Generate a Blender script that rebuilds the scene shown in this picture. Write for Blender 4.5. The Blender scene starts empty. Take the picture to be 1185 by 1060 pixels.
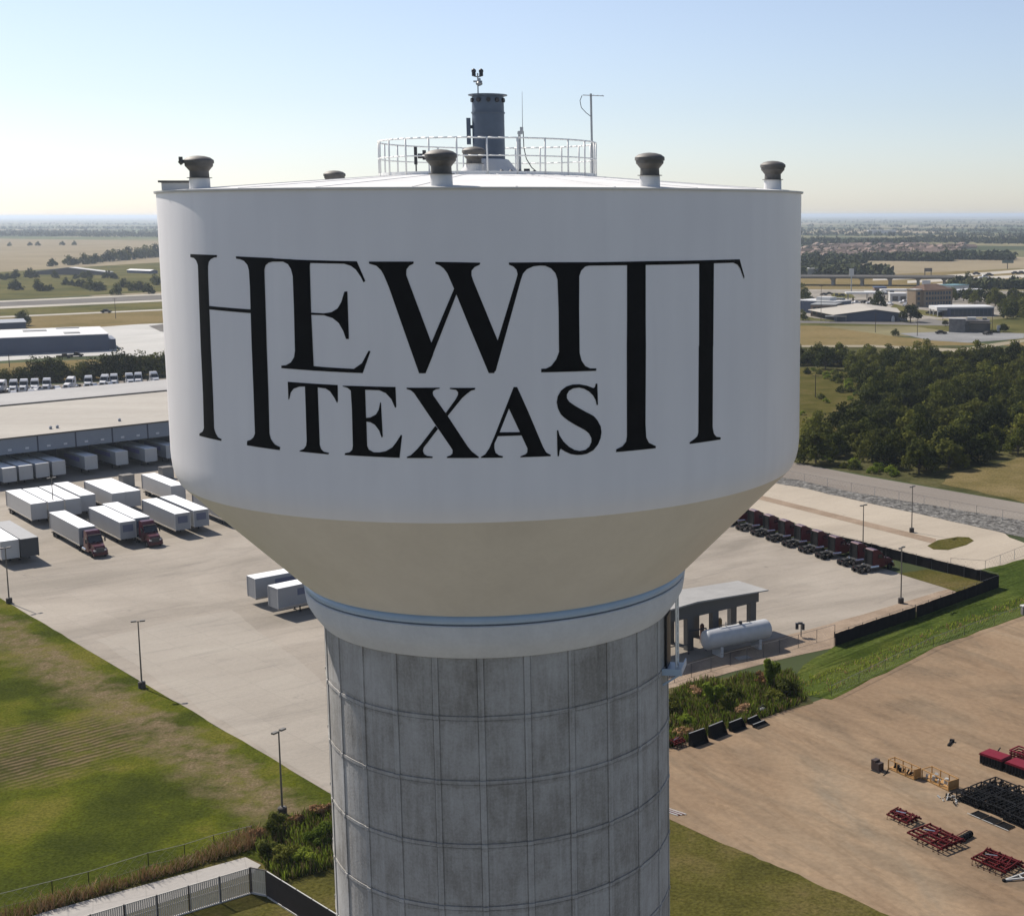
import bpy, bmesh, math, random
from mathutils import Vector, Matrix
from mathutils.geometry import tessellate_polygon
random.seed(7)
R = math.radians
scene = bpy.context.scene
COL = scene.collection

# ------------------------------------------------------------------ camera
# the photograph's camera: a drone 55 m above the ground, looking slightly down (lens is shifted because the photo is a crop)
F_PX, CX_PX, CY_PX, W_PX, H_PX = 1609.0, 808.0, 481.0, 1185.0, 1060.0
PITCH, ROLL, CAM_H = 0.1434, 0.002, 55.0
cd = bpy.data.cameras.new('camera')
cam = bpy.data.objects.new('camera', cd)
COL.objects.link(cam)
scene.camera = cam
cd.sensor_fit = 'HORIZONTAL'
cd.sensor_width = 36.0
cd.lens = 36.0 * F_PX / W_PX
cd.shift_x = -(CX_PX - W_PX / 2) / W_PX
cd.shift_y = (CY_PX - H_PX / 2) / W_PX
cd.clip_start = 0.5
cd.clip_end = 200000.0
_fw = Vector((0, math.cos(PITCH), -math.sin(PITCH)))
_dn = Vector((0, -math.sin(PITCH), -math.cos(PITCH)))
_rt = Vector((1, 0, 0))
_cr, _sr = math.cos(ROLL), math.sin(ROLL)
_u = _rt * _cr + _dn * _sr
_v = _dn * _cr - _rt * _sr
cam.matrix_world = Matrix(((_u.x, -_v.x, -_fw.x, 0), (_u.y, -_v.y, -_fw.y, 0), (_u.z, -_v.z, -_fw.z, CAM_H), (0, 0, 0, 1)))

def ray(px, py):
    return _fw + _u * ((px - CX_PX) / F_PX) + _v * ((py - CY_PX) / F_PX)

def at(px, py, z=0.0):
    """photo measurement -> the real point on the level z"""
    r = ray(px, py)
    k = (z - CAM_H) / r.z
    return Vector((r.x * k, r.y * k, z))

def at_depth(px, py, y):
    r = ray(px, py)
    k = y / r.y
    return Vector((r.x * k, y, CAM_H + r.z * k))

def hgt(bx, by, ty):
    """height of something standing at (bx,by) whose top is seen at row ty"""
    p = at(bx, by)
    return at_depth(bx, ty, p.y).z

# ------------------------------------------------------------------ object helpers
class MB:
    def __init__(s):
        s.v = []; s.f = []; s.m = []
    def add(s, vs, fs, mi=0):
        o = len(s.v)
        s.v += [tuple(v) for v in vs]
        for f in fs:
            s.f.append(tuple(i + o for i in f)); s.m.append(mi)
        return s
    def box(s, x0, x1, y0, y1, z0, z1, mi=0):
        return s.add([(x0, y0, z0), (x1, y0, z0), (x1, y1, z0), (x0, y1, z0), (x0, y0, z1), (x1, y0, z1), (x1, y1, z1), (x0, y1, z1)],
                     [(3, 2, 1, 0), (4, 5, 6, 7), (0, 1, 5, 4), (1, 2, 6, 5), (2, 3, 7, 6), (3, 0, 4, 7)], mi)
    def beam(s, p, q, w, h=None, mi=0):
        p = Vector(p); q = Vector(q); h = h or w
        d = (q - p).normalized()
        up = Vector((0, 0, 1)) if abs(d.z) < 0.95 else Vector((0, 1, 0))
        a = d.cross(up).normalized() * (w / 2)
        b = a.cross(d).normalized() * (h / 2)
        vs = [p - a - b, p + a - b, p + a + b, p - a + b, q - a - b, q + a - b, q + a + b, q - a + b]
        return s.add(vs, [(0, 1, 2, 3), (7, 6, 5, 4), (4, 5, 1, 0), (5, 6, 2, 1), (6, 7, 3, 2), (7, 4, 0, 3)], mi)
    def tube(s, p, q, r, n=8, r2=None, mi=0):
        p = Vector(p); q = Vector(q); r2 = r if r2 is None else r2
        d = (q - p).normalized()
        up = Vector((0, 0, 1)) if abs(d.z) < 0.95 else Vector((1, 0, 0))
        a = d.cross(up).normalized(); b = d.cross(a)
        vs = []
        for i in range(n):
            t = 2 * math.pi * i / n
            vs.append(p + (a * math.cos(t) + b * math.sin(t)) * r)
        for i in range(n):
            t = 2 * math.pi * i / n
            vs.append(q + (a * math.cos(t) + b * math.sin(t)) * r2)
        fs = [(i, (i + 1) % n, n + (i + 1) % n, n + i) for i in range(n)]
        fs += [tuple(range(n - 1, -1, -1)), tuple(range(n, 2 * n))]
        return s.add(vs, fs, mi)
    def path(s, pts, r, n=6, mi=0):
        for a, b in zip(pts, pts[1:]):
            s.tube(a, b, r, n, mi=mi)
        return s
    def lathe(s, prof, n=32, c=(0, 0), caps=True, mi=0):
        vs = []
        for r, z in prof:
            for i in range(n):
                t = 2 * math.pi * i / n
                vs.append((c[0] + r * math.cos(t), c[1] + r * math.sin(t), z))
        fs = []
        for k in range(len(prof) - 1):
            for i in range(n):
                j = (i + 1) % n
                fs.append((k * n + i, k * n + j, (k + 1) * n + j, (k + 1) * n + i))
        if caps:
            fs.append(tuple(range(n - 1, -1, -1)))
            fs.append(tuple(range((len(prof) - 1) * n, len(prof) * n)))
        return s.add(vs, fs, mi)
    def prism(s, poly, z0, z1, mi=0):
        n = len(poly)
        a = sum(poly[i][0] * poly[(i + 1) % n][1] - poly[(i + 1) % n][0] * poly[i][1] for i in range(n))
        if a < 0: poly = poly[::-1]
        vs = [(p[0], p[1], z0) for p in poly] + [(p[0], p[1], z1) for p in poly]
        fs = [tuple(range(n - 1, -1, -1)), tuple(range(n, 2 * n))]
        fs += [(i, (i + 1) % n, n + (i + 1) % n, n + i) for i in range(n)]
        return s.add(vs, fs, mi)
    def extr(s, prof, y0, y1, mi=0, inset=0.0):
        """profile in (x, z) pulled along y"""
        n = len(prof)
        a = sum(prof[i][0] * prof[(i + 1) % n][1] - prof[(i + 1) % n][0] * prof[i][1] for i in range(n))
        if a > 0: prof = prof[::-1]
        vs = [(p[0], y0, p[1]) for p in prof] + [(p[0], y1, p[1]) for p in prof]
        fs = [tuple(range(n - 1, -1, -1)), tuple(range(n, 2 * n))]
        fs += [(i, (i + 1) % n, n + (i + 1) % n, n + i) for i in range(n)]
        return s.add(vs, fs, mi)
    def move(s, M):
        s.v = [tuple(M @ Vector(v)) for v in s.v]
        return s
    def mesh(s, name, mats, smooth=False):
        me = bpy.data.meshes.new(name)
        me.from_pydata(s.v, [], s.f)
        for m in (mats if isinstance(mats, (list, tuple)) else [mats]):
            me.materials.append(m)
        if any(s.m): me.polygons.foreach_set('material_index', s.m)
        if smooth:
            me.polygons.foreach_set('use_smooth', [True] * len(me.polygons))
            if smooth != 'all':
                try: me.set_sharp_from_angle(angle=R(smooth if smooth is not True else 35))
                except Exception: pass
        me.update()
        return me
    def build(s, name, mats, parent=None, smooth=False, loc=None):
        o = bpy.data.objects.new(name, s.mesh(name, mats, smooth))
        COL.objects.link(o)
        if parent is not None: o.parent = parent
        if loc is not None: o.location = loc
        return o

def tag(o, label=None, cat=None, group=None, kind=None):
    if label: o['label'] = label
    if cat: o['category'] = cat
    if group: o['group'] = group
    if kind: o['kind'] = kind
    return o

def thing(name, label, cat, loc=(0, 0, 0), rz=0.0, group=None):
    o = bpy.data.objects.new(name, None)
    o.empty_display_size = 0.5
    COL.objects.link(o)
    o.location = loc; o.rotation_euler = (0, 0, rz)
    return tag(o, label, cat, group)

def dup(root, loc, rz, label=None, group=None, scale=None, matmap=None):
    def cp(o, parent):
        c = o.copy(); COL.objects.link(c)
        if parent is not None: c.parent = parent
        for ch in KIDS.get(o.name, []): cp(ch, c)
        return c
    r = cp(root, None)
    r.location = loc; r.rotation_euler = (0, 0, rz)
    if scale: r.scale = scale
    if label: r['label'] = label
    if group: r['group'] = group
    return r
KIDS = {}
def index_kids(*roots):
    """remember the parts of a finished thing before it is copied"""
    def rec(o):
        ks = [c for c in bpy.data.objects if c.parent is o]
        KIDS[o.name] = ks
        for k in ks: rec(k)
    for r in roots: rec(r)

# ------------------------------------------------------------------ materials
ALB = 1.0      # overall paint reflectance used by the helpers below
def new_mat(name):
    m = bpy.data.materials.new(name); m.use_nodes = True
    nt = m.node_tree
    return m, nt, nt.nodes['Principled BSDF'], nt.links

def N(nt, typ, **kw):
    n = nt.nodes.new(typ)
    for k, v in kw.items():
        if k.startswith('_'): setattr(n, k[1:], v)
        else: n.inputs[k.replace('_', ' ')].default_value = v
    return n

def paint(name, col, rough=0.5, var=0.08, scale=1.5, metal=0.0, spec=0.5, bump=0.0):
    """a plain coat with slight uneven fading and dust"""
    m, nt, b, L = new_mat(name)
    tc = N(nt, 'ShaderNodeTexCoord')
    no = N(nt, 'ShaderNodeTexNoise', Scale=scale, Detail=6.0, Roughness=0.6)
    L.new(tc.outputs['Object'], no.inputs['Vector'])
    mx = N(nt, 'ShaderNodeMix', _data_type='RGBA')
    L.new(no.outputs['Fac'], mx.inputs['Factor'])
    mx.inputs['A'].default_value = (*[max(0, ALB * c * (1 - 2 * var)) for c in col], 1)
    mx.inputs['B'].default_value = (*[min(1, ALB * c * (1 + 2 * var)) for c in col], 1)
    L.new(mx.outputs['Result'], b.inputs['Base Color'])
    b.inputs['Roughness'].default_value = rough
    b.inputs['Metallic'].default_value = metal
    b.inputs['Specular IOR Level'].default_value = spec
    if bump:
        bp = N(nt, 'ShaderNodeBump', Strength=bump, Distance=0.05)
        L.new(no.outputs['Fac'], bp.inputs['Height']); L.new(bp.outputs['Normal'], b.inputs['Normal'])
    return m

def ramp(nt, stops, interp='LINEAR'):
    r = nt.nodes.new('ShaderNodeValToRGB')
    r.color_ramp.interpolation = interp
    e = r.color_ramp.elements
    while len(e) < len(stops): e.new(0.5)
    for el, (p, c) in zip(e, stops):
        el.position = p
        el.color = (*c, 1) if len(c) == 3 else c
    return r

def layered(name, stops, scale, rough=0.9, detail=8.0, fine=None, fine_amt=0.3, stretch=(1, 1, 1), rot=0.0, bump=0.3, bump_scale=None, bump_dist=0.05, distort=0.0, spec=0.0, fdet=5.0):
    """ground-like surface: colours by large noise, grain by fine noise"""
    m, nt, b, L = new_mat(name)
    tc = N(nt, 'ShaderNodeTexCoord')
    mp = N(nt, 'ShaderNodeMapping', _vector_type='TEXTURE'); mp.inputs['Scale'].default_value = [1 / q for q in stretch]; mp.inputs['Rotation'].default_value = (0, 0, rot)
    L.new(tc.outputs['Object'], mp.inputs['Vector'])
    n1 = N(nt, 'ShaderNodeTexNoise', Scale=scale, Detail=detail, Roughness=0.62, Distortion=distort)
    L.new(mp.outputs['Vector'], n1.inputs['Vector'])
    rp = ramp(nt, [(p, tuple(ALB * q for q in c)) for p, c in stops]); L.new(n1.outputs['Fac'], rp.inputs['Fac'])
    out = rp.outputs['Color']
    n2 = N(nt, 'ShaderNodeTexNoise', Scale=fine or scale * 25, Detail=fdet, Roughness=0.65)
    L.new(tc.outputs['Object'], n2.inputs['Vector'])
    mr = N(nt, 'ShaderNodeMapRange'); mr.inputs['From Min'].default_value = 0.25; mr.inputs['From Max'].default_value = 0.75
    mr.inputs['To Min'].default_value = 1 - fine_amt; mr.inputs['To Max'].default_value = 1 + fine_amt
    L.new(n2.outputs['Fac'], mr.inputs['Value'])
    mu = N(nt, 'ShaderNodeVectorMath', _operation='SCALE'); L.new(out, mu.inputs[0]); L.new(mr.outputs['Result'], mu.inputs['Scale'])
    L.new(mu.outputs['Vector'], b.inputs['Base Color'])
    b.inputs['Roughness'].default_value = rough
    b.inputs['Specular IOR Level'].default_value = spec
    if bump:
        n3 = N(nt, 'ShaderNodeTexNoise', Scale=bump_scale or (fine or scale * 25), Detail=3.0)
        L.new(tc.outputs['Object'], n3.inputs['Vector'])
        bp = N(nt, 'ShaderNodeBump', Strength=bump, Distance=bump_dist)
        L.new(n3.outputs['Fac'], bp.inputs['Height']); L.new(bp.outputs['Normal'], b.inputs['Normal'])
    m['_out'] = mu.name
    return m

def foliage(name, cols, rough=0.75, trans=0.28):
    """leaves: tone differs from clump to clump and from plant to plant"""
    m, nt, b, L = new_mat(name)
    tc = N(nt, 'ShaderNodeTexCoord'); oi = N(nt, 'ShaderNodeObjectInfo')
    ad = N(nt, 'ShaderNodeVectorMath', _operation='ADD')
    sc = N(nt, 'ShaderNodeVectorMath', _operation='SCALE'); sc.inputs['Scale'].default_value = 1.0
    cmb = N(nt, 'ShaderNodeCombineXYZ')
    ml = N(nt, 'ShaderNodeMath', _operation='MULTIPLY'); ml.inputs[1].default_value = 57.0
    L.new(oi.outputs['Random'], ml.inputs[0]); L.new(ml.outputs[0], cmb.inputs['X'])
    L.new(tc.outputs['Object'], ad.inputs[0]); L.new(cmb.outputs[0], ad.inputs[1])
    no = N(nt, 'ShaderNodeTexNoise', Scale=0.55, Detail=5.0, Roughness=0.7); L.new(ad.outputs[0], no.inputs['Vector'])
    mix = N(nt, 'ShaderNodeMath', _operation='MULTIPLY_ADD'); mix.inputs[1].default_value = 0.5; mix.inputs[2].default_value = -0.22
    L.new(oi.outputs['Random'], mix.inputs[0])
    sm = N(nt, 'ShaderNodeMath', _operation='ADD'); L.new(no.outputs['Fac'], sm.inputs[0]); L.new(mix.outputs[0], sm.inputs[1])
    rp = ramp(nt, [(0.3 + 0.4 * i / (len(cols) - 1), tuple(ALB * q for q in c)) for i, c in enumerate(cols)])
    L.new(sm.outputs[0], rp.inputs['Fac']); L.new(rp.outputs['Color'], b.inputs['Base Color'])
    b.inputs['Roughness'].default_value = rough
    b.inputs['Specular IOR Level'].default_value = 0.04
    if trans:
        tr = N(nt, 'ShaderNodeBsdfTranslucent'); L.new(rp.outputs['Color'], tr.inputs['Color'])
        ms = N(nt, 'ShaderNodeMixShader', Fac=trans)
        o = nt.nodes['Material Output']
        L.new(b.outputs[0], ms.inputs[1]); L.new(tr.outputs[0], ms.inputs[2]); L.new(ms.outputs[0], o.inputs['Surface'])
    return m
# ------------------------------------------------------------------ daylight
SUN_AZ = R(-50.0)      # measured from +Y towards +X: behind the tower, to the left
SUN_EL = R(43.5)
w = bpy.data.worlds.new('World'); scene.world = w; w.use_nodes = True
wn = w.node_tree
sky = wn.nodes.new('ShaderNodeTexSky'); sky.sky_type = 'NISHITA'
sky.sun_disc = False
sky.sun_elevation = SUN_EL; sky.sun_rotation = SUN_AZ
sky.air_density = 1.0; sky.dust_density = 0.5; sky.ozone_density = 1.0; sky.altitude = 200.0
bg = wn.nodes['Background']; bg.inputs['Strength'].default_value = 0.080
hs_ = wn.nodes.new('ShaderNodeHueSaturation'); hs_.inputs['Saturation'].default_value = 0.72
wn.links.new(sky.outputs[0], hs_.inputs['Color']); wb_ = wn.nodes.new('ShaderNodeMix'); wb_.data_type = 'RGBA'; wb_.blend_type = 'MULTIPLY'; wb_.inputs['Factor'].default_value = 1.0
wb_.inputs['B'].default_value = (0.935, 0.973, 1.10, 1)     # white balance
wn.links.new(hs_.outputs[0], wb_.inputs['A']); wn.links.new(wb_.outputs['Result'], bg.inputs['Color'])
sl = bpy.data.lights.new('sun', 'SUN'); sl.energy = 5.0; sl.angle = R(0.55); sl.color = (1.0, 0.925, 0.825)
sun = bpy.data.objects.new('sun', sl); COL.objects.link(sun)
sd = Vector((math.sin(SUN_AZ) * math.cos(SUN_EL), math.cos(SUN_AZ) * math.cos(SUN_EL), math.sin(SUN_EL)))
sun.rotation_euler = sd.to_track_quat('Z', 'Y').to_euler()
sun.location = sd * 300
vs = scene.view_settings
vs.view_transform = 'Standard'; vs.look = 'None'; vs.gamma = 1.0; vs.use_curve_mapping = False; vs.exposure = 0.5
scene.display_settings.display_device = 'sRGB'
cy = scene.cycles
cy.use_denoising = True
try: cy.denoiser = 'OPENIMAGEDENOISE'
except Exception: pass
cy.max_bounces = 6; cy.diffuse_bounces = 3; cy.glossy_bounces = 2; cy.transmission_bounces = 3; cy.volume_bounces = 0; cy.transparent_max_bounces = 12
cy.caustics_reflective = False; cy.caustics_refractive = False

hz, nt, b, L = new_mat('haze_air')
nt.nodes.remove(b)
pv = N(nt, 'ShaderNodeVolumePrincipled'); pv.inputs['Color'].default_value = (0.70, 0.80, 0.92, 1)
pv.inputs['Density'].default_value = 0.8e-4; pv.inputs['Anisotropy'].default_value = 0.35
L.new(pv.outputs[0], nt.nodes['Material Output'].inputs['Volume'])
try: hz.cycles.homogeneous_volume = True
except Exception: pass
GR = 60000.0
o = MB().box(-GR - 800, GR + 800, -GR - 800, GR + 800, -1.0, 64.0).build('haze', hz)
tag(o, kind='stuff')
# ------------------------------------------------------------------ the water tower
TD, TAZ = 45.73, -0.147
TX, TY = TD * math.sin(TAZ), TD * math.cos(TAZ)
TR = 10.0
Z0 = CAM_H
# local frame of the tower: -Y looks at the camera side
def loc_from_world(p):
    d = Vector((p.x - TX, p.y - TY, p.z)); return Matrix.Rotation(TAZ, 3, 'Z') @ d   # undo the azimuth
tower = thing('water_tower', 'huge white water tower with black lettering on its tank and a grey concrete column', 'water tower', (TX, TY, 0), -TAZ)

# white paint: faint panel tone, dirt runs
m_white, nt, b, L = new_mat('tank_white_paint')
tc = N(nt, 'ShaderNodeTexCoord')
mp = N(nt, 'ShaderNodeMapping'); mp.inputs['Scale'].default_value = (1.2, 1.2, 0.12); L.new(tc.outputs['Object'], mp.inputs['Vector'])
n1 = N(nt, 'ShaderNodeTexNoise', Scale=1.4, Detail=7.0, Roughness=0.6); L.new(mp.outputs[0], n1.inputs['Vector'])
n2 = N(nt, 'ShaderNodeTexNoise', Scale=0.25, Detail=4.0); L.new(tc.outputs['Object'], n2.inputs['Vector'])
md = N(nt, 'ShaderNodeMath', _operation='MULTIPLY'); L.new(n1.outputs['Fac'], md.inputs[0]); L.new(n2.outputs['Fac'], md.inputs[1])
rp = ramp(nt, [(0.10, (0.735, 0.715, 0.735)), (0.36, (0.795, 0.775, 0.79))]); L.new(md.outputs[0], rp.inputs['Fac'])
L.new(rp.outputs['Color'], b.inputs['Base Color']); b.inputs['Roughness'].default_value = 0.42
b.inputs['Specular IOR Level'].default_value = 0.35
n3 = N(nt, 'ShaderNodeTexNoise', Scale=0.9, Detail=2.0); L.new(tc.outputs['Object'], n3.inputs['Vector'])
bp = N(nt, 'ShaderNodeBump', Strength=0.08, Distance=0.05); L.new(n3.outputs['Fac'], bp.inputs['Height']); L.new(bp.outputs[0], b.inputs['Normal'])
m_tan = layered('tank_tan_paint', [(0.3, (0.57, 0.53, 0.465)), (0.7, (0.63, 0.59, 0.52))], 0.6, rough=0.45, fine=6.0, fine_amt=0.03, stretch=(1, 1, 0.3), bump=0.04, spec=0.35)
m_blue = paint('ring_pale_blue_paint', (0.34, 0.44, 0.56), 0.4, 0.05)
m_black = paint('lettering_black_paint', (0.007, 0.007, 0.008), 0.65, 0.2, 2.0, spec=0.15)
m_roof = layered('roof_white_paint', [(0.3, (0.56, 0.56, 0.555)), (0.7, (0.66, 0.66, 0.655))], 0.5, rough=0.4, fine=5.0, fine_amt=0.04, bump=0.0)
m_ringconc = layered('ring_beam_paint', [(0.3, (0.52, 0.53, 0.55)), (0.7, (0.60, 0.61, 0.63))], 0.7, rough=0.6, fine=8.0, fine_amt=0.05, bump=0.1)

MB().lathe([(10.0, Z0 + 0.66), (10.0, Z0 - 7.05), (9.99, Z0 - 7.25), (9.965, Z0 - 7.5), (9.91, Z0 - 7.72), (9.82, Z0 - 7.93)], 288, caps=False).build('tank_shell', m_white, tower, 'all')
MB().lathe([(9.82, Z0 - 7.93), (9.7, Z0 - 8.06), (8.3, Z0 - 9.47), (6.5, Z0 - 11.28), (6.28, Z0 - 11.48)], 288, caps=False).build('tank_cone', m_tan, tower, 'all')
prof = [(6.28, Z0 - 11.48)]
for i in range(0, 9):
    t = R(70 - i * 25); prof.append((6.14 + 0.13 * math.cos(t), Z0 - 11.63 + 0.14 * math.sin(t)))
prof.append((6.0, Z0 - 11.80))
MB().lathe(prof, 192, caps=False).build('cone_base_band', m_blue, tower, 'all')
MB().lathe([(5.9, Z0 - 11.79), (6.21, Z0 - 11.80), (6.235, Z0 - 11.83), (6.22, Z0 - 12.0), (6.17, Z0 - 12.28), (6.02, Z0 - 12.55), (5.84, Z0 - 12.80), (5.76, Z0 - 12.90), (5.70, Z0 - 12.92), (5.45, Z0 - 12.92)], 192, caps=False).build('ring_beam', m_ringconc, tower, 25)
# roof
ZR = Z0 + 0.68
rc = MB().lathe([(10.0, ZR - 0.02), (10.06, ZR - 0.03), (10.07, ZR + 0.02), (9.9, ZR + 0.03), (7.0, ZR + 0.25), (3.5, ZR + 0.52), (1.0, ZR + 0.64), (0.05, ZR + 0.65)], 192, caps=False)
for k in range(24):      # lap seams of the roof plates
    a = R(15 * k + 4)
    rc.beam((9.9 * math.cos(a), 9.9 * math.sin(a), ZR + 0.032), (3.5 * math.cos(a), 3.5 * math.sin(a), ZR + 0.522), 0.06, 0.02)
rc.build('roof', m_roof, tower, 20)
def roof_z(r):
    for (r0, z0), (r1, z1) in zip([(10.0, .03), (7, .25), (3.5, .52), (1, .64)], [(7, .25), (3.5, .52), (1, .64), (0, .65)]):
        if r >= r1: return ZR + z0 + (z1 - z0) * (r0 - r) / (r0 - r1)
    return ZR + .65

# concrete column: form-liner panels, 26 round, flat between ribs, rings every lift
m_conc, nt, b, L = new_mat('column_concrete')
tc = N(nt, 'ShaderNodeTexCoord'); sp = N(nt, 'ShaderNodeSeparateXYZ'); L.new(tc.outputs['Object'], sp.inputs[0])
an = N(nt, 'ShaderNodeMath', _operation='ARCTAN2'); L.new(sp.outputs['Y'], an.inputs[0]); L.new(sp.outputs['X'], an.inputs[1])
PITCHA = 2 * math.pi / 26
A0 = R(-90 - 5.9)
def mth(op, a, bb=None, c=None):
    n = N(nt, 'ShaderNodeMath', _operation=op)
    for i, vv in enumerate((a, bb, c)):
        if vv is None: continue
        if isinstance(vv, (int, float)): n.inputs[i].default_value = vv
        else: L.new(vv, n.inputs[i])
    return n.outputs[0]
LIFT, ZTOP = 2.0, Z0 - 14.78
pa = mth('FLOOR', mth('DIVIDE', mth('SUBTRACT', an.outputs[0], A0), PITCHA))
pz = mth('FLOOR', mth('DIVIDE', mth('SUBTRACT', sp.outputs['Z'], ZTOP), LIFT))
cx = N(nt, 'ShaderNodeCombineXYZ'); L.new(pa, cx.inputs[0]); L.new(pz, cx.inputs[1])
wnn = N(nt, 'ShaderNodeTexWhiteNoise', _noise_dimensions='2D'); L.new(cx.outputs[0], wnn.inputs['Vector'])
mp = N(nt, 'ShaderNodeMapping'); mp.inputs['Scale'].default_value = (1, 1, 0.10); L.new(tc.outputs['Object'], mp.inputs['Vector'])
s1 = N(nt, 'ShaderNodeTexNoise', Scale=4.5, Detail=9.0, Roughness=0.7, Distortion=0.4); L.new(mp.outputs[0], s1.inputs['Vector'])
s2 = N(nt, 'ShaderNodeTexNoise', Scale=0.7, Detail=8.0, Roughness=0.68); L.new(tc.outputs['Object'], s2.inputs['Vector'])
s3 = N(nt, 'ShaderNodeTexNoise', Scale=14.0, Detail=5.0); L.new(tc.outputs['Object'], s3.inputs['Vector'])
acc = mth('ADD', mth('MULTIPLY', s1.outputs['Fac'], 0.42), mth('MULTIPLY', s2.outputs['Fac'], 0.58))
acc = mth('ADD', acc, mth('MULTIPLY', mth('SUBTRACT', wnn.outputs['Value'], 0.5), 0.09))
acc = mth('ADD', acc, mth('MULTIPLY', mth('SUBTRACT', s3.outputs['Fac'], 0.5), 0.22))
# grime held along the ring joints, ragged by noise
fz = mth('FRACT', mth('DIVIDE', mth('SUBTRACT', sp.outputs['Z'], ZTOP), LIFT))
dz = mth('MINIMUM', fz, mth('SUBTRACT', 1.0, fz))
gr = mth('MULTIPLY', mth('GREATER_THAN', mth('ADD', mth('MULTIPLY', s2.outputs['Fac'], 0.42), -0.15), dz), 0.075)
fa = mth('FRACT', mth('DIVIDE', mth('SUBTRACT', an.outputs[0], A0), PITCHA))
da = mth('MINIMUM', fa, mth('SUBTRACT', 1.0, fa))
gr2 = mth('MULTIPLY', mth('GREATER_THAN', mth('ADD', mth('MULTIPLY', s1.outputs['Fac'], 0.15), -0.045), da), 0.055)
acc = mth('SUBTRACT', mth('SUBTRACT', acc, gr), mth('MULTIPLY', gr2, 0.35))
# the ribs over the joints were cast paler
acc = mth('ADD', acc, mth('MULTIPLY', mth('LESS_THAN', da, 0.062), 0.055))
acc = mth('ADD', acc, mth('MULTIPLY', mth('LESS_THAN', dz, 0.025), 0.075))
rp = ramp(nt, [(0.24, (0.14, 0.13, 0.118)), (0.41, (0.25, 0.238, 0.222)), (0.51, (0.325, 0.315, 0.302)), (0.70, (0.43, 0.425, 0.42))])
L.new(acc, rp.inputs['Fac']); L.new(rp.outputs['Color'], b.inputs['Base Color'])
b.inputs['Roughness'].default_value = 0.9; b.inputs['Specular IOR Level'].default_value = 0.25
bp = N(nt, 'ShaderNodeBump', Strength=0.25, Distance=0.03); L.new(s3.outputs['Fac'], bp.inputs['Height']); L.new(bp.outputs[0], b.inputs['Normal'])

RC = 5.66
# angle samples inside one panel and their offset from the flat chord
asamp = [(-0.5, 0.0), (-0.088, 0.0)]
def col_profile():
    """round shell; a low rib covers every joint"""
    out = []
    for k in range(26):
        a = A0 + k * PITCHA
        def rad(ang):
            j = math.floor((ang - A0) / (2 * PITCHA) + 1e-9)
            mid = A0 + (2 * j + 1) * PITCHA
            return RV - 0.04
        for da_, off in ((-0.020, 0.0), (-0.0185, -0.016), (-0.0165, -0.016), (-0.015, 0.03), (0.015, 0.03), (0.0165, -0.012), (0.0185, -0.012), (0.020, 0.0)):
            out.append((a + da_, rad(a + da_) + off))
        for t in (0.3, 0.5, 0.7):
            out.append((a + t * PITCHA, rad(a + t * PITCHA)))
    return out
RV = 5.71
ap = col_profile()
zs = [(ZTOP + 2.2, 0.0)]
z = ZTOP
while z > 0:
    zs += [(z + 0.085, 0.0), (z + 0.075, -0.018), (z + 0.062, -0.018), (z + 0.05, 0.02), (z - 0.05, 0.02), (z - 0.062, -0.012), (z - 0.075, -0.012), (z - 0.085, 0.0)]
    z -= LIFT
zs.append((0.0, 0.0))
cm = MB(); n = len(ap)
vv = [((r + off) * math.cos(a), (r + off) * math.sin(a), z) for z, off in zs for a, r in ap]
ff = [((k + 1) * n + i, (k + 1) * n + (i + 1) % n, k * n + (i + 1) % n, k * n + i) for k in range(len(zs) - 1) for i in range(n)]
cm.add(vv, ff); cm.build('column', m_conc, tower)

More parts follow.
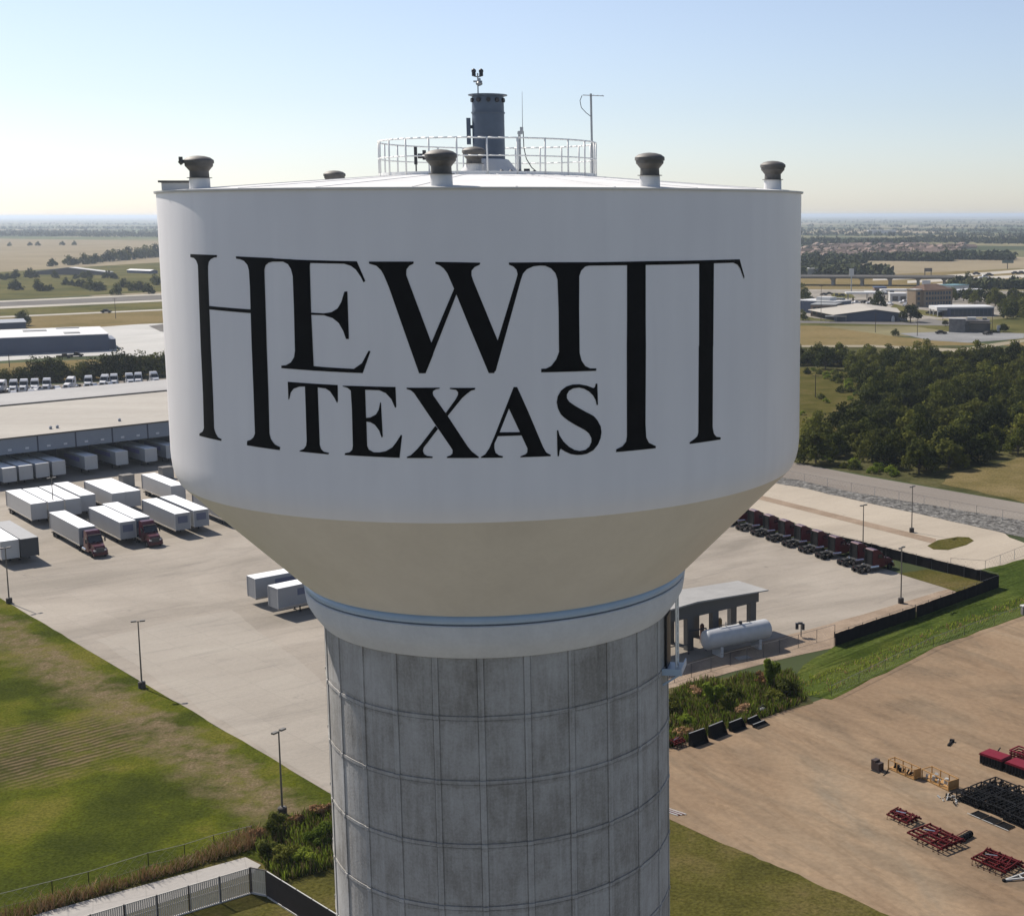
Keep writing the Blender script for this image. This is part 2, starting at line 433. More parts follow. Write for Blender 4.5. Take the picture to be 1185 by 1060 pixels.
# ---- lettering, painted on the shell
def reg(x0, y0, s, *pts): return [(x0 + X / s, y0 + Y / s) for X, Y in pts]
rA = lambda *p: reg(210, 280, 8.833, *p)
rB = lambda *p: reg(210, 400, 8.154, *p)
rC = lambda *p: reg(310, 290, 7.069, *p)
rD = lambda *p: reg(420, 290, 7.066, *p)
rE = lambda *p: reg(540, 290, 7.069, *p)
rF = lambda *p: reg(680, 290, 6.237, *p)
rG = lambda *p: reg(690, 400, 6.583, *p)
rT = lambda *p: reg(325, 435, 7.9, *p)
rX = lambda *p: reg(465, 435, 10.6, *p)
rY = lambda *p: reg(550, 435, 10.6, *p)
rS = lambda *p: reg(630, 435, 10.6, *p)
BIG = [
 rA((92,126),(365,136),(364,158),(335,160),(300,180),(280,207),(273,250),(273,330),(300,1060)) + rB((300,500),(309,780),(325,830),(347,865),(380,883),(376,898),(170,850),(171,830),(200,812),(213,780),(204,450),(183,0)) + rA((178,500),(171,290),(168,235),(152,192),(130,167),(92,157)),
 rA((265,653),(722,692),(722,730),(265,688)),
 rA((558,149),(750,158),(935,166),(935,203),(892,215),(862,240),(849,285),(856,500)) + rB((806,0),(822,450),(832,830),(845,880),(880,930),(933,958),(928,986),(619,940),(621,900),(655,888),(680,866),(695,830),(680,400),(664,0)) + rA((701,450),(691,290),(676,237),(642,197),(602,179),(560,173)),
 rA((918,165)) + rC((60,66),(200,73),(200,101),(130,92),(20,90)) + rA((918,203)),
 rC((128,71),(352,80),(348,104),(344,130),(355,500),(376,945),(376,966),(112,961),(112,942),(150,938),(190,915),(216,872),(223,820),(214,450),(205,210),(190,152),(165,112),(128,94)),
 rC((330,79),(728,89),(798,250),(783,262),(760,215),(720,157),(680,127),(625,109),(330,103)),
 rC((345,508),(460,514),(520,505),(570,475),(600,425),(626,338),(651,334),(664,724),(640,724),(618,660),(580,593),(530,553),(460,530),(345,526)),
 rC((112,946),(372,945),(480,955),(705,968),(770,922),(825,820),(840,824),(777,1003),(400,984),(112,962)),
 rD((50,91),(415,91),(415,108),(380,125),(357,155),(354,200),(562,758),(575,850),(512,1004),(460,1004),(213,300),(173,205),(150,163),(110,125),(50,108)),
 rD((556,765),(748,308),(780,320),(514,1000),(485,1000)),
 rD((592,93),(960,100),(956,117),(915,135),(889,165),(888,205)) + rE((55,250),(255,738),(280,800),(226,1003),(181,1003),(0,568)) + rD((742,305),(690,187),(660,147),(630,124),(592,110)),
 rE((345,99),(660,97),(660,127),(600,124),(545,131),(492,155),(461,190),(442,245),(238,985),(210,1000),(250,750),(405,240),(417,195),(408,158),(382,132),(345,116)),
 rE((640,97),(1000,96),(1000,125),(970,132),(937,165),(921,210),(920,500),(924,840),(940,900),(970,945),(1010,964),(1060,964),(1060,984),(610,997),(610,968),(650,965),(690,945),(733,890),(755,830),(752,500),(743,240),(726,187),(690,147),(640,125)),
 rF((-15,86),(420,78),(700,74),(1096,64),(1130,190),(1127,206),(1100,132),(1080,102),(1050,89),(910,93),(800,97),(420,105),(280,107),(-15,110)),
 rF((284,82),(418,82),(418,500)) + rG((377,0),(374,600),(380,700),(400,740),(453,765),(451,781),(150,811),(151,790),(200,765),(227,730),(233,690),(232,0)) + rF((284,500)),
 rF((805,75),(911,75),(906,690)) + rG((889,0),(886,620),(895,670),(915,694),(948,699),(946,715),(711,749),(711,735),(745,712),(769,690),(777,660),(780,0)) + rF((804,690)),
]
SMALL = [
 rT((64,54),(521,84),(523,230),(515,250),(490,200),(450,142),(410,116),(338,106),(345,300),(357,630),(370,670),(395,693),(442,704),(437,718),(170,691),(178,681),(210,668),(231,640),(237,600),(228,300),(221,98),(170,99),(120,117),(92,152),(79,210),(70,218)),
 rT((565,90),(650,91),(1049,102),(1056,285),(1045,292),(1010,212),(960,158),(900,132),(772,128),(780,384),(820,380),(870,353),(895,310),(908,243),(916,243),(933,555),(922,564),(900,500),(860,447),(820,424),(783,418),(790,640),(805,673),(850,698),(900,699),(960,688),(1020,653),(1060,600),(1098,538),(1109,545),(1086,749),(584,723),(587,707),(630,697),(653,675),(659,640),(650,300),(640,135),(610,110),(567,97)),
 rX((60,145),(466,145),(463,158),(420,165),(387,185),(379,210),(387,240),(560,488),(810,868),(860,928),(947,995),(942,1007),(553,1007),(553,990),(600,974),(621,950),(623,910),(600,872),(150,210),(110,177),(60,161)),
 rX((590,147),(902,147),(898,169),(850,182),(790,227),(740,272),(560,495),(520,460),(545,448),(660,288),(688,235),(690,200),(665,172),(590,161)),
 rX((412,612),(445,650),(268,880),(259,920),(275,958),(310,980),(380,990),(376,1007),(63,1007),(63,992),(110,974),(190,898),(240,838)),
 rY((470,138),(513,138),(440,380),(416,395),(300,690),(236,830),(234,890),(250,943),(290,973),(340,985),(336,1003),(68,1006),(72,992),(120,963),(172,888),(235,740),(400,320)),
 rY((470,137),(513,137),(640,418),(830,868),(870,938),(927,970),(923,985),(552,999),(556,985),(610,964),(637,940),(640,890),(560,715),(412,400),(430,290)),
 rY((283,692),(562,689),(587,730),(265,740)),
 rS((629,95),(648,95),(657,355),(640,358),(628,300),(597,242),(545,190),(485,158),(425,144),(350,155),(300,185),(275,230),(276,275),(305,318),(380,370),(500,438),(560,468),(610,497),(650,545),(690,620),(700,690),(688,765),(657,840),(600,912),(520,955),(460,967),(400,970),(320,958),(250,925),(200,895),(188,910),(178,985),(160,985),(153,670),(168,665),(185,730),(230,800),(300,868),(370,908),(430,920),(500,908),(550,868),(576,810),(574,760),(545,706),(500,668),(450,640),(375,600),(300,555),(240,510),(200,470),(165,400),(150,325),(163,250),(203,180),(268,130),(345,106),(430,103),(520,120),(600,150),(618,140)),
]
def on_shell(px, py):
    r = ray(px, py)
    a = r.x * r.x + r.y * r.y; bq = -2 * (r.x * TX + r.y * TY); c = TX * TX + TY * TY - TR * TR
    k = (-bq - math.sqrt(bq * bq - 4 * a * c)) / (2 * a)
    p = loc_from_world(Vector((r.x * k, r.y * k, CAM_H + r.z * k)))
    return math.atan2(p.x, -p.y), p.z
def lettering(name, polys):
    bm = bmesh.new()
    for i, poly in enumerate(polys):
        sub = bmesh.new()
        pts = [on_shell(*p) for p in poly]
        vsx = [sub.verts.new((a * TR, 0, z)) for a, z in pts]
        tris = tessellate_polygon([[Vector((a * TR, z, 0)) for a, z in pts]])
        for t in tris:
            try: sub.faces.new([vsx[q] for q in t])
            except ValueError: pass
        x0 = min(v.co.x for v in vsx); x1 = max(v.co.x for v in vsx)
        x = math.ceil(x0 / 0.25) * 0.25
        while x < x1:
            bmesh.ops.bisect_plane(sub, geom=sub.verts[:] + sub.edges[:] + sub.faces[:], plane_co=(x, 0, 0), plane_no=(1, 0, 0), dist=1e-5)
            x += 0.25
        rr = TR + 0.006 + 0.0012 * (i % 5)
        mpv = {}
        for v in sub.verts:
            a = v.co.x / TR
            mpv[v] = bm.verts.new((rr * math.sin(a), -rr * math.cos(a), v.co.z))
        for f in sub.faces:
            try: nf = bm.faces.new([mpv[v] for v in f.verts])
            except ValueError: continue
            nf.normal_update()
            c = nf.calc_center_median()
            if nf.normal.x * c.x + nf.normal.y * c.y < 0: nf.normal_flip()
        sub.free()
    me = bpy.data.meshes.new(name); bm.to_mesh(me); bm.free(); me.materials.append(m_black)
    o = bpy.data.objects.new(name, me); COL.objects.link(o); o.parent = tower
    return o
lettering('lettering', BIG)['label'] = 'tall black serif letters reading HEWITT'
lettering('lettering', SMALL)['label'] = 'smaller black serif letters reading TEXAS'

# ---- roof furniture (all bolted to the roof)
m_ventgrey = paint('vent_weathered_grey', (0.12, 0.115, 0.108), 0.65, 0.25, 4.0, metal=0.3)
m_stack = paint('stack_slate_blue', (0.075, 0.10, 0.14), 0.5, 0.12, 3.0)
m_dark = paint('dark_metal', (0.03, 0.03, 0.035), 0.5, 0.2)
m_rail = paint('rail_white_paint', (0.72, 0.72, 0.70), 0.45, 0.06)
m_galv = paint('galvanised_metal', (0.36, 0.37, 0.38), 0.45, 0.12, 6.0, metal=0.6)
m_red = paint('lamp_red_glass', (0.10, 0.02, 0.018), 0.2, 0.2)
def polar(deg, r):       # deg: 0 faces the camera, positive to the right
    a = R(deg); return r * math.sin(a), -r * math.cos(a)
def roof_vent(x, y, s=1.0, bracket=None):
    z = roof_z(math.hypot(x, y)) - 0.05
    nk = MB().lathe([(0.265*s, z+0.30), (0.285*s, z+0.32), (0.275*s, z+0.55*s), (0.30*s, z+0.66*s)], 28, (x, y), caps=False).build('roof_vent', m_ventgrey, tower, 30)
    MB().lathe([(0.33*s, z), (0.30*s, z+0.03), (0.295*s, z+0.33)], 28, (x, y)).build('curb', m_roof, nk, 30)
    MB().lathe([(0.36*s, z+0.325), (0.36*s, z+0.34), (0.28*s, z+0.341)], 28, (x, y)).build('flange', m_ventgrey, nk, 30)
    MB().lathe([(0.28*s, z+0.56*s), (0.36*s, z+0.66*s), (0.40*s, z+0.70*s), (0.405*s, z+0.78*s), (0.435*s, z+0.785*s), (0.435*s, z+0.87*s), (0.42*s, z+0.89*s), (0.33*s, z+0.955*s), (0.18*s, z+0.995*s), (0.02*s, z+1.01*s)], 28, (x, y)).build('cap', m_ventgrey, nk, 30)
    if bracket: MB().tube((x - 0.40, y - .12, z + .72), (x - 0.47, y - .12, z + .80), .075, 10).tube((x - 0.45, y - .12, z + .76), (x - 0.45, y - .12, z + .90), .055, 10).build('latch', m_ventgrey, nk)
    return nk
for deg, r, s, br in ((-7.3, 9.4, 0.94, None), (-57.6, 9.4, 0.93, 1), (26.8, 9.4, 0.92, None), (63.8, 9.4, 0.88, None), (-143.3, 9.4, 0.92, None)):
    x, y = polar(deg, r); roof_vent(x, y, s, br)
roof_vent(-0.45, -1.25, 0.84)
# roof hatch left of the left vent
hx, hy = polar(-66.0, 9.45); hz_ = roof_z(9.3)
h = MB().box(hx - 0.5, hx + 0.55, hy - 0.4, hy + 0.4, hz_ - 0.05, hz_ + 0.16).build('roof_hatch', m_roof, tower)
MB().box(hx - 0.58, hx + 0.60, hy - 0.45, hy + 0.45, hz_ + 0.165, hz_ + 0.22).build('hatch_lid', m_ventgrey, h)
# access stack
zb = roof_z(0)
st = MB().lathe([(0.51, zb + 0.36), (0.51, zb + 1.87), (0.535, zb + 1.87), (0.535, zb + 1.91), (0.51, zb + 1.91), (0.50, zb + 2.39)], 40, (0.02, 0), caps=False).build('access_stack', m_stack, tower, 30)
MB().lathe([(0.50, zb + 2.39), (0.52, zb + 2.40), (0.62, zb + 2.43), (0.62, zb + 2.455), (0.05, zb + 2.47)], 40, (0.02, 0)).build('stack_cap', m_stack, st, 30)
MB().lathe([(1.02, zb - 0.12), (0.98, zb - 0.02), (0.62, zb + 0.42), (0.55, zb + 0.44), (0.53, zb + 0.36)], 40, (0.02, 0), caps=False).build('stack_skirt', m_roof, st, 30)
for dg, mi in ((2, 0), (34, 0), (68, 0), (-70, 0), (-34, 0)):
    x, y = polar(dg, 0.49); x2, y2 = polar(dg, 0.56)
    MB().tube((x + .02, y, zb + 2.27), (x2 + .02, y2, zb + 2.27), 0.07, 14).build('vent_port', m_roof if mi else m_dark, st)
MB().box(-0.67, -0.54, -0.15, 0.15, zb + 0.9, zb + 1.72).box(-0.55, -0.49, -0.05, 0.05, zb + 1.4, zb + 1.5).build('equipment_box', m_stack, st)
bl = MB().tube((-0.28, -0.1, zb + 2.450), (-0.28, -0.1, zb + 3.113), 0.022).beam((-0.42, -0.1, zb + 2.856), (-0.14, -0.1, zb + 2.856), 0.05).build('beacon_pole', m_galv, st)
MB().lathe([(0.02, zb + 2.715), (0.10, zb + 2.754), (0.11, zb + 2.809), (0.06, zb + 2.856), (0.05, zb + 2.957), (0.01, zb + 2.965)], 14, (-0.24, -0.1)).build('junction_box', m_galv, bl, 30)
for dx in (-0.13, 0.10):
    MB().lathe([(0.03, zb + 3.012), (0.065, zb + 3.027), (0.06, zb + 3.136), (0.075, zb + 3.152), (0.07, zb + 3.214), (0.02, zb + 3.253)], 12, (-0.27 + dx, -0.1)).beam((-0.28, -0.1, zb + 2.996), (-0.27 + dx, -0.1, zb + 3.019), 0.03).build('beacon_lamp', m_dark, bl, 30)
# guard rail ring, 24 posts
RR = 3.44; zr = roof_z(RR) - 0.02
pts = lambda z: [(RR * math.cos(R(a)), RR * math.sin(R(a)), z) for a in range(0, 361, 5)]
rail = MB().path(pts(zr + 1.09), 0.027).build('guard_rail', m_rail, tower, 'all')
MB().path(pts(zr + 0.57), 0.022).build('mid_rail', m_rail, rail, 'all')
for k in range(24):
    x, y = polar(15 * k - 0.6, RR)
    MB().tube((x, y, zr - 0.02), (x, y, zr + 1.09), 0.03, 6).build('rail_post', m_rail, rail, 'all')
tb = MB(); pp = [(RR * math.cos(R(a)), RR * math.sin(R(a)), zr + 0.06) for a in range(0, 361, 5)]
for a, b2 in zip(pp, pp[1:]): tb.beam(a, b2, 0.012, 0.11)
tb.build('toe_board', m_rail, rail)
# antennas
x, y = (601.5 - 566) * 44.0 / F_PX, -1.2
za = roof_z(1.6)
an1 = MB().tube((x, y, za), (x, y, za + 1.30), 0.04, 8).box(x - .06, x + .10, y - .05, y + .05, za + 1.20, za + 1.28).box(x + .02, x + .12, y - .05, y + .05, za + 1.28, za + 1.42).build('whip_antenna', m_galv, tower)
MB().tube((x + .10, y, za + 1.4), (x + .11, y, za + 2.50), 0.012, 6, 0.006).build('whip', m_galv, an1)
MB().path([(x + .12, y, za + 1.3), (x + .13, y, za + .8), (x + .2, y, za + .45), (x + .36, y, za + .18), (x + .55, y, za + .02)], 0.016).build('cable', m_dark, an1)
MB().box(x + .12, x + .30, y - .12, y + .12, za - .02, za + .14).build('splice_box', m_dark, an1)
x, y = (683.5 - 566) * 45.2 / F_PX, -0.3
za = roof_z(3.3)
ya = MB().tube((x, y, za - .05), (x - .02, y, za + 2.62), 0.035, 8).build('yagi_antenna', m_galv, tower)
e = MB().tube((x - .28, y, za + 2.57), (x + .40, y, za + 2.55), 0.014, 6)
for q, ln in ((-.22, .16), (-.08, .15), (.06, .14), (.2, .13), (.34, .12)):
    e.tube((x + q, y - ln, za + 2.57), (x + q, y + ln, za + 2.57), 0.008, 5)
e.build('boom', m_galv, ya)
MB().path([(x - .30, y, za + 2.56), (x - .37, y, za + 2.40), (x - .33, y, za + 2.18), (x - .18, y, za + 2.02), (x - .02, y, za + 1.9)], 0.012).build('cable', m_dark, ya)
x, y = polar(-40, 3.35); za = roof_z(3.4)
pa_ = MB().box(x - .05, x + .04, y - .08, y + .08, za + .30, za + .82).tube((x, y, za + .05), (x, y, za + .4), .02).build('panel_antenna', m_dark, tower)
MB().box(x + .06, x + .28, y - .08, y + .08, za + .48, za + .62).box(x + .2, x + .30, y - .1, y + .1, za + .44, za + .72).build('bracket', m_dark, pa_)
for k in range(5):
    x, y = polar(12 + 9 * k, 1.9); MB().lathe([(.07, zb - .12), (.07, zb + .02), (.03, zb + .05)], 10, (x, y)).build('bolt_cover', m_dark, tower)
# side door of the column, landing and ladder on the right flank
dA = 74.5
def flank(deg, r): return polar(deg, r)
zl = Z0 - 14.80
dr = MB()
for a in range(0, 9):
    x, y = polar(70.5 + a * 1.0, 5.74); x2, y2 = polar(71.5 + a, 5.74)
    dr.beam((x, y, zl + 0.9), (x2, y2, zl + 0.9), 0.05, 1.75)
dr.build('door', m_dark, tower)
lp = MB()
c0 = Matrix.Rotation(R(dA - 90), 4, 'Z')
pl = MB().box(5.62, 6.28, -0.75, 0.45, zl - 0.10, zl - 0.03).beam((5.6, -0.6, zl - 0.5), (6.2, -0.6, zl - 0.1), 0.06).beam((5.6, 0.3, zl - 0.5), (6.2, 0.3, zl - 0.1), 0.06)
pl.box(5.62, 6.28, -0.76, -0.72, zl - 0.03, zl + 0.12).box(6.24, 6.28, -0.75, 0.45, zl - 0.03, zl + 0.12)
pl.move(c0).build('landing', m_blue, tower)
ld = MB().tube((6.06, -0.42, zl), (6.06, -0.42, zl + 2.5), 0.035, 6).tube((6.06, 0.02, zl), (6.06, 0.02, zl + 2.5), 0.035, 6)
k = zl + 0.25
while k < zl + 2.45:
    ld.tube((6.06, -0.42, k), (6.06, 0.02, k), 0.016, 5); k += 0.3
ld.move(c0).build('ladder', m_rail, tower)
gh = MB().path([(6.42, 0, Z0 - 11.55), (6.52, 0, Z0 - 11.25), (6.75, 0, Z0 - 10.98), (6.98, 0, Z0 - 10.75), (7.02, 0, Z0 - 10.55)], 0.03).box(6.22, 6.36, -.08, .08, Z0 - 11.85, Z0 - 11.45)
gh.move(Matrix.Rotation(R(-1), 4, 'Z')).build('conduit', m_rail, tower)
ALB = 0.75
# ------------------------------------------------------------------ ground and its surfaces
from mathutils import noise as mnoise
def sheet(name, poly, mat, layer, rag=0.0, seg=3.0, world=False):
    pts = [Vector(p) for p in poly] if world else [at(*p) for p in poly]
    if rag:
        out = []
        for a, b in zip(pts, pts[1:] + pts[:1]):
            ln = (b - a).length; k = max(1, min(160, int(ln / seg)))
            nrm = Vector((-(b - a).y, (b - a).x, 0)).normalized()
            for i in range(k):
                p = a.lerp(b, i / k)
                out.append(p + nrm * (mnoise.noise(Vector((p.x * .21, p.y * .21, 3.1))) + .5 * mnoise.noise(Vector((p.x * .9, p.y * .9, 1.7)))) * rag)
        pts = out
    z = 0.012 * layer
    me = bpy.data.meshes.new(name)
    tris = tessellate_polygon([pts])
    up = []
    for t in tris:
        a, b, c = (pts[i] for i in t)
        up.append(t if (b - a).cross(c - a).z > 0 else t[::-1])
    me.from_pydata([(p.x, p.y, z) for p in pts], [], up)
    me.materials.append(mat); me.update()
    o = bpy.data.objects.new(name, me); COL.objects.link(o)
    o['kind'] = 'structure'
    return o

# the open country: fields, woods and pasture in blocks, each its own tone
m_ground, nt, b, L = new_mat('open_country')
tc = N(nt, 'ShaderNodeTexCoord')
nd = N(nt, 'ShaderNodeTexNoise', Scale=0.004, Detail=3.0); L.new(tc.outputs['Object'], nd.inputs['Vector'])
vm = N(nt, 'ShaderNodeVectorMath', _operation='MULTIPLY_ADD'); vm.inputs[1].default_value = (160, 160, 0)
L.new(nd.outputs['Color'], vm.inputs[0]); L.new(tc.outputs['Object'], vm.inputs[2])
vo = N(nt, 'ShaderNodeTexVoronoi', Scale=1 / 420.0, _voronoi_dimensions='2D'); L.new(vm.outputs[0], vo.inputs['Vector'])
sx = N(nt, 'ShaderNodeSeparateColor'); L.new(vo.outputs['Color'], sx.inputs[0])
rp = ramp(nt, [(0.0, (0.0413, 0.0525, 0.0225)), (0.34, (0.045, 0.0562, 0.024)), (0.36, (0.1275, 0.12, 0.0562)), (0.58, (0.1575, 0.1387, 0.075)), (0.6, (0.075, 0.09, 0.0338)), (0.78, (0.0825, 0.0938, 0.0375)), (0.8, (0.225, 0.1875, 0.1237))], 'LINEAR')
L.new(sx.outputs[0], rp.inputs['Fac'])
n1 = N(nt, 'ShaderNodeTexNoise', Scale=0.02, Detail=9.0, Roughness=0.65); L.new(tc.outputs['Object'], n1.inputs['Vector'])
mr = N(nt, 'ShaderNodeMapRange'); mr.inputs['From Min'].default_value = .3; mr.inputs['From Max'].default_value = .7; mr.inputs['To Min'].default_value = .65; mr.inputs['To Max'].default_value = 1.35
L.new(n1.outputs['Fac'], mr.inputs['Value'])
sc_ = N(nt, 'ShaderNodeVectorMath', _operation='SCALE'); L.new(rp.outputs['Color'], sc_.inputs[0]); L.new(mr.outputs[0], sc_.inputs['Scale'])
L.new(sc_.outputs[0], b.inputs['Base Color']); b.inputs['Roughness'].default_value = 1.0; b.inputs['Specular IOR Level'].default_value = 0.05
g = bpy.data.meshes.new('ground'); g.from_pydata([(-GR, -GR, 0), (GR, -GR, 0), (GR, GR, 0), (-GR, GR, 0)], [], [(0, 1, 2, 3)])
g.materials.append(m_ground); o = bpy.data.objects.new('ground', g); COL.objects.link(o); o['kind'] = 'structure'

# directions on the ground used by several surfaces
EDGE_A, EDGE_B = at(0, 692), at(380, 917)
EDIR = (EDGE_B - EDGE_A).normalized()
WALL_H = 9.2
WALL_A, WALL_B = at(0, 508.2, WALL_H), at(194.3, 487.2, WALL_H)
WDIR = (WALL_B - WALL_A); WDIR.z = 0; WDIR.normalize()
WANG = math.atan2(WDIR.y, WDIR.x)

def concrete(name, stops, joint, rot, jw=0.05, jdark=0.82, stain=0.5, sc=0.04):
    m = layered(name, stops, sc, rough=0.85, fine=2.2, fine_amt=0.09, stretch=(.45, 1, 1), rot=R(38), bump=0.05, distort=1.2, spec=0.25)
    nt = m.node_tree; L = nt.links; b = nt.nodes['Principled BSDF']; src = nt.nodes[m['_out']].outputs['Vector']
    tc = N(nt, 'ShaderNodeTexCoord'); mp = N(nt, 'ShaderNodeMapping'); mp.inputs['Rotation'].default_value = (0, 0, -rot); L.new(tc.outputs['Object'], mp.inputs['Vector'])
    br = N(nt, 'ShaderNodeTexBrick', _offset=0.0, Scale=1.0); br.inputs['Brick Width'].default_value = joint; br.inputs['Row Height'].default_value = joint
    br.inputs['Mortar Size'].default_value = jw; br.inputs['Mortar Smooth'].default_value = 0.6
    br.inputs['Color1'].default_value = (1, 1, 1, 1); br.inputs['Color2'].default_value = (0.96, 0.955, 0.95, 1); br.inputs['Mortar'].default_value = (jdark, jdark, jdark, 1)
    L.new(mp.outputs[0], br.inputs['Vector'])
    mx = N(nt, 'ShaderNodeMix', _data_type='RGBA', _blend_type='MULTIPLY'); mx.inputs['Factor'].default_value = 1.0
    L.new(src, mx.inputs['A']); L.new(br.outputs['Color'], mx.inputs['B'])
    # tyre scuffs: long thin dark streaks
    mp2 = N(nt, 'ShaderNodeMapping', _vector_type='TEXTURE'); mp2.inputs['Rotation'].default_value = (0, 0, R(38)); mp2.inputs['Scale'].default_value = (14, 2.6, 1); L.new(tc.outputs['Object'], mp2.inputs['Vector'])
    ns = N(nt, 'ShaderNodeTexNoise', Scale=1.0, Detail=7.0, Roughness=0.6, Distortion=1.6); L.new(mp2.outputs[0], ns.inputs['Vector'])
    r2 = ramp(nt, [(0.34, (0.74, 0.74, 0.75)), (0.46, (1, 1, 1))]); L.new(ns.outputs['Fac'], r2.inputs['Fac'])
    m2 = N(nt, 'ShaderNodeMix', _data_type='RGBA', _blend_type='MULTIPLY'); m2.inputs['Factor'].default_value = stain
    L.new(mx.outputs['Result'], m2.inputs['A']); L.new(r2.outputs['Color'], m2.inputs['B'])
    # oil spots
    no = N(nt, 'ShaderNodeTexNoise', Scale=0.16, Detail=5.0, Roughness=0.7); L.new(tc.outputs['Object'], no.inputs['Vector'])
    r3 = ramp(nt, [(0.27, (0.6, 0.6, 0.6)), (0.34, (1, 1, 1))]); L.new(no.outputs['Fac'], r3.inputs['Fac'])
    m3 = N(nt, 'ShaderNodeMix', _data_type='RGBA', _blend_type='MULTIPLY'); m3.inputs['Factor'].default_value = 0.8
    L.new(m2.outputs['Result'], m3.inputs['A']); L.new(r3.outputs['Color'], m3.inputs['B'])
    L.new(m3.outputs['Result'], b.inputs['Base Color'])
    return m

m_yard = concrete('yard_concrete', [(0.36, (0.235, 0.205, 0.165)), (0.5, (0.315, 0.275, 0.225)), (0.62, (0.375, 0.33, 0.272))], 5.0, WANG)
m_lot2 = concrete('pale_concrete', [(0.36, (0.396, 0.3388, 0.264)), (0.64, (0.4752, 0.4092, 0.3212))], 6.0, WANG, stain=0.3)
m_white_slab = concrete('white_slab', [(0.36, (0.45, 0.441, 0.414)), (0.64, (0.54, 0.5265, 0.495))], 8.0, WANG, stain=0.2)
m_drive = concrete('drive_concrete', [(0.36, (0.36, 0.34, 0.315)), (0.64, (0.43, 0.405, 0.375))], 4.0, 0.4, stain=0.25)
m_dirt = layered('dirt_lot', [(0.32, (0.2134, 0.1492, 0.0979)), (0.48, (0.2724, 0.1944, 0.1276)), (0.6, (0.3133, 0.2306, 0.1534)), (0.72, (0.2724, 0.2214, 0.1619))], 0.045, rough=0.95, fine=1.6, fine_amt=0.16, stretch=(.45, 1, 1), rot=R(-54), bump=0.25, bump_scale=1.1, distort=1.0)
def streaks(m, rot, amt, col, sx=.05, sy=.5, lo=.36, hi=.5):
    nt = m.node_tree; L = nt.links; b = nt.nodes['Principled BSDF']; src = b.inputs['Base Color'].links[0].from_socket
    tc = N(nt, 'ShaderNodeTexCoord'); mp = N(nt, 'ShaderNodeMapping', _vector_type='TEXTURE'); mp.inputs['Rotation'].default_value = (0, 0, rot); mp.inputs['Scale'].default_value = (1 / sx, 1 / sy, 1); L.new(tc.outputs['Object'], mp.inputs['Vector'])
    ns = N(nt, 'ShaderNodeTexNoise', Scale=1.0, Detail=8.0, Roughness=0.62, Distortion=2.2); L.new(mp.outputs[0], ns.inputs['Vector'])
    r2 = ramp(nt, [(lo, col), (hi, (1, 1, 1))]); L.new(ns.outputs['Fac'], r2.inputs['Fac'])
    m2 = N(nt, 'ShaderNodeMix', _data_type='RGBA', _blend_type='MULTIPLY'); m2.inputs['Factor'].default_value = amt
    L.new(src, m2.inputs['A']); L.new(r2.outputs['Color'], m2.inputs['B']); L.new(m2.outputs['Result'], b.inputs['Base Color'])
streaks(m_dirt, R(-50), .8, (.74, .78, .82), .035, .10, .38, .54)
streaks(m_dirt, R(-56), .55, (.80, .79, .78), .06, .55, .40, .47)
streaks(m_dirt, R(-30), .45, (1.2, 1.18, 1.14), .08, .5, .36, .46)
m_gravel = layered('pinkish_gravel', [(0.35, (0.27, 0.205, 0.15)), (0.65, (0.36, 0.28, 0.21))], 0.2, fine=3.0, fine_amt=0.2, bump=0.3)
m_asph = layered('worn_asphalt', [(0.35, (0.2212, 0.1947, 0.171)), (0.65, (0.2857, 0.2565, 0.2232))], 0.06, fine=1.5, fine_amt=0.08, stretch=(.2, 1, 1), rot=R(-45), bump=0.1)
m_asph_far = layered('motorway_asphalt', [(0.35, (0.16, 0.15, 0.14)), (0.65, (0.21, 0.20, 0.185))], 0.02, fine=0.4, fine_amt=0.08, bump=0)
m_conc_far = layered('motorway_concrete', [(0.35, (0.46, 0.43, 0.37)), (0.65, (0.54, 0.50, 0.44))], 0.02, fine=0.4, fine_amt=0.05, bump=0)
m_rip = layered('riprap_stones', [(0.38, (0.085, 0.082, 0.078)), (0.52, (0.175, 0.17, 0.16)), (0.64, (0.27, 0.262, 0.245))], 0.75, fine=1.6, fine_amt=0.6, bump=1.0, bump_scale=1.2, bump_dist=0.5)
m_dry = layered('dry_field', [(0.35, (0.2668, 0.2208, 0.1472)), (0.65, (0.322, 0.2714, 0.1829))], 0.008, fine=0.09, fine_amt=0.10, bump=0)
m_dry2 = layered('dry_grass_verge', [(0.34, (0.1638, 0.1324, 0.0564)), (0.5, (0.2106, 0.1627, 0.0762)), (0.66, (0.234, 0.1778, 0.0862))], 0.03, fine=0.5, fine_amt=0.2, bump=0)
m_olive = layered('olive_pasture', [(0.32, (0.068, 0.0737, 0.0256)), (0.5, (0.12, 0.1125, 0.0416)), (0.68, (0.16, 0.1397, 0.0544))], 0.02, fine=0.3, fine_amt=0.25, bump=0)
m_green = layered('green_verge', [(0.34, (0.042, 0.063, 0.014)), (0.5, (0.07, 0.0945, 0.021)), (0.68, (0.098, 0.112, 0.028))], 0.07, fine=2.2, fine_amt=0.5, bump=0.6, bump_scale=1.0, bump_dist=0.3)
m_mow = layered('mown_grass', [(0.32, (0.0555, 0.0538, 0.0166)), (0.48, (0.0851, 0.079, 0.0213)), (0.6, (0.111, 0.0933, 0.0333)), (0.72, (0.148, 0.1113, 0.05))], 0.11, fine=3.2, fine_amt=0.55, bump=0.5, bump_scale=1.6, bump_dist=0.18)
m_pad = layered('grey_gravel_pad', [(0.35, (0.22, 0.22, 0.22)), (0.65, (0.30, 0.30, 0.295))], 0.05, fine=0.8, fine_amt=0.12, bump=0)
m_lane = layered('pale_lane', [(0.35, (0.29, 0.25, 0.18)), (0.65, (0.35, 0.31, 0.23))], 0.04, fine=0.8, fine_amt=0.1, bump=0)
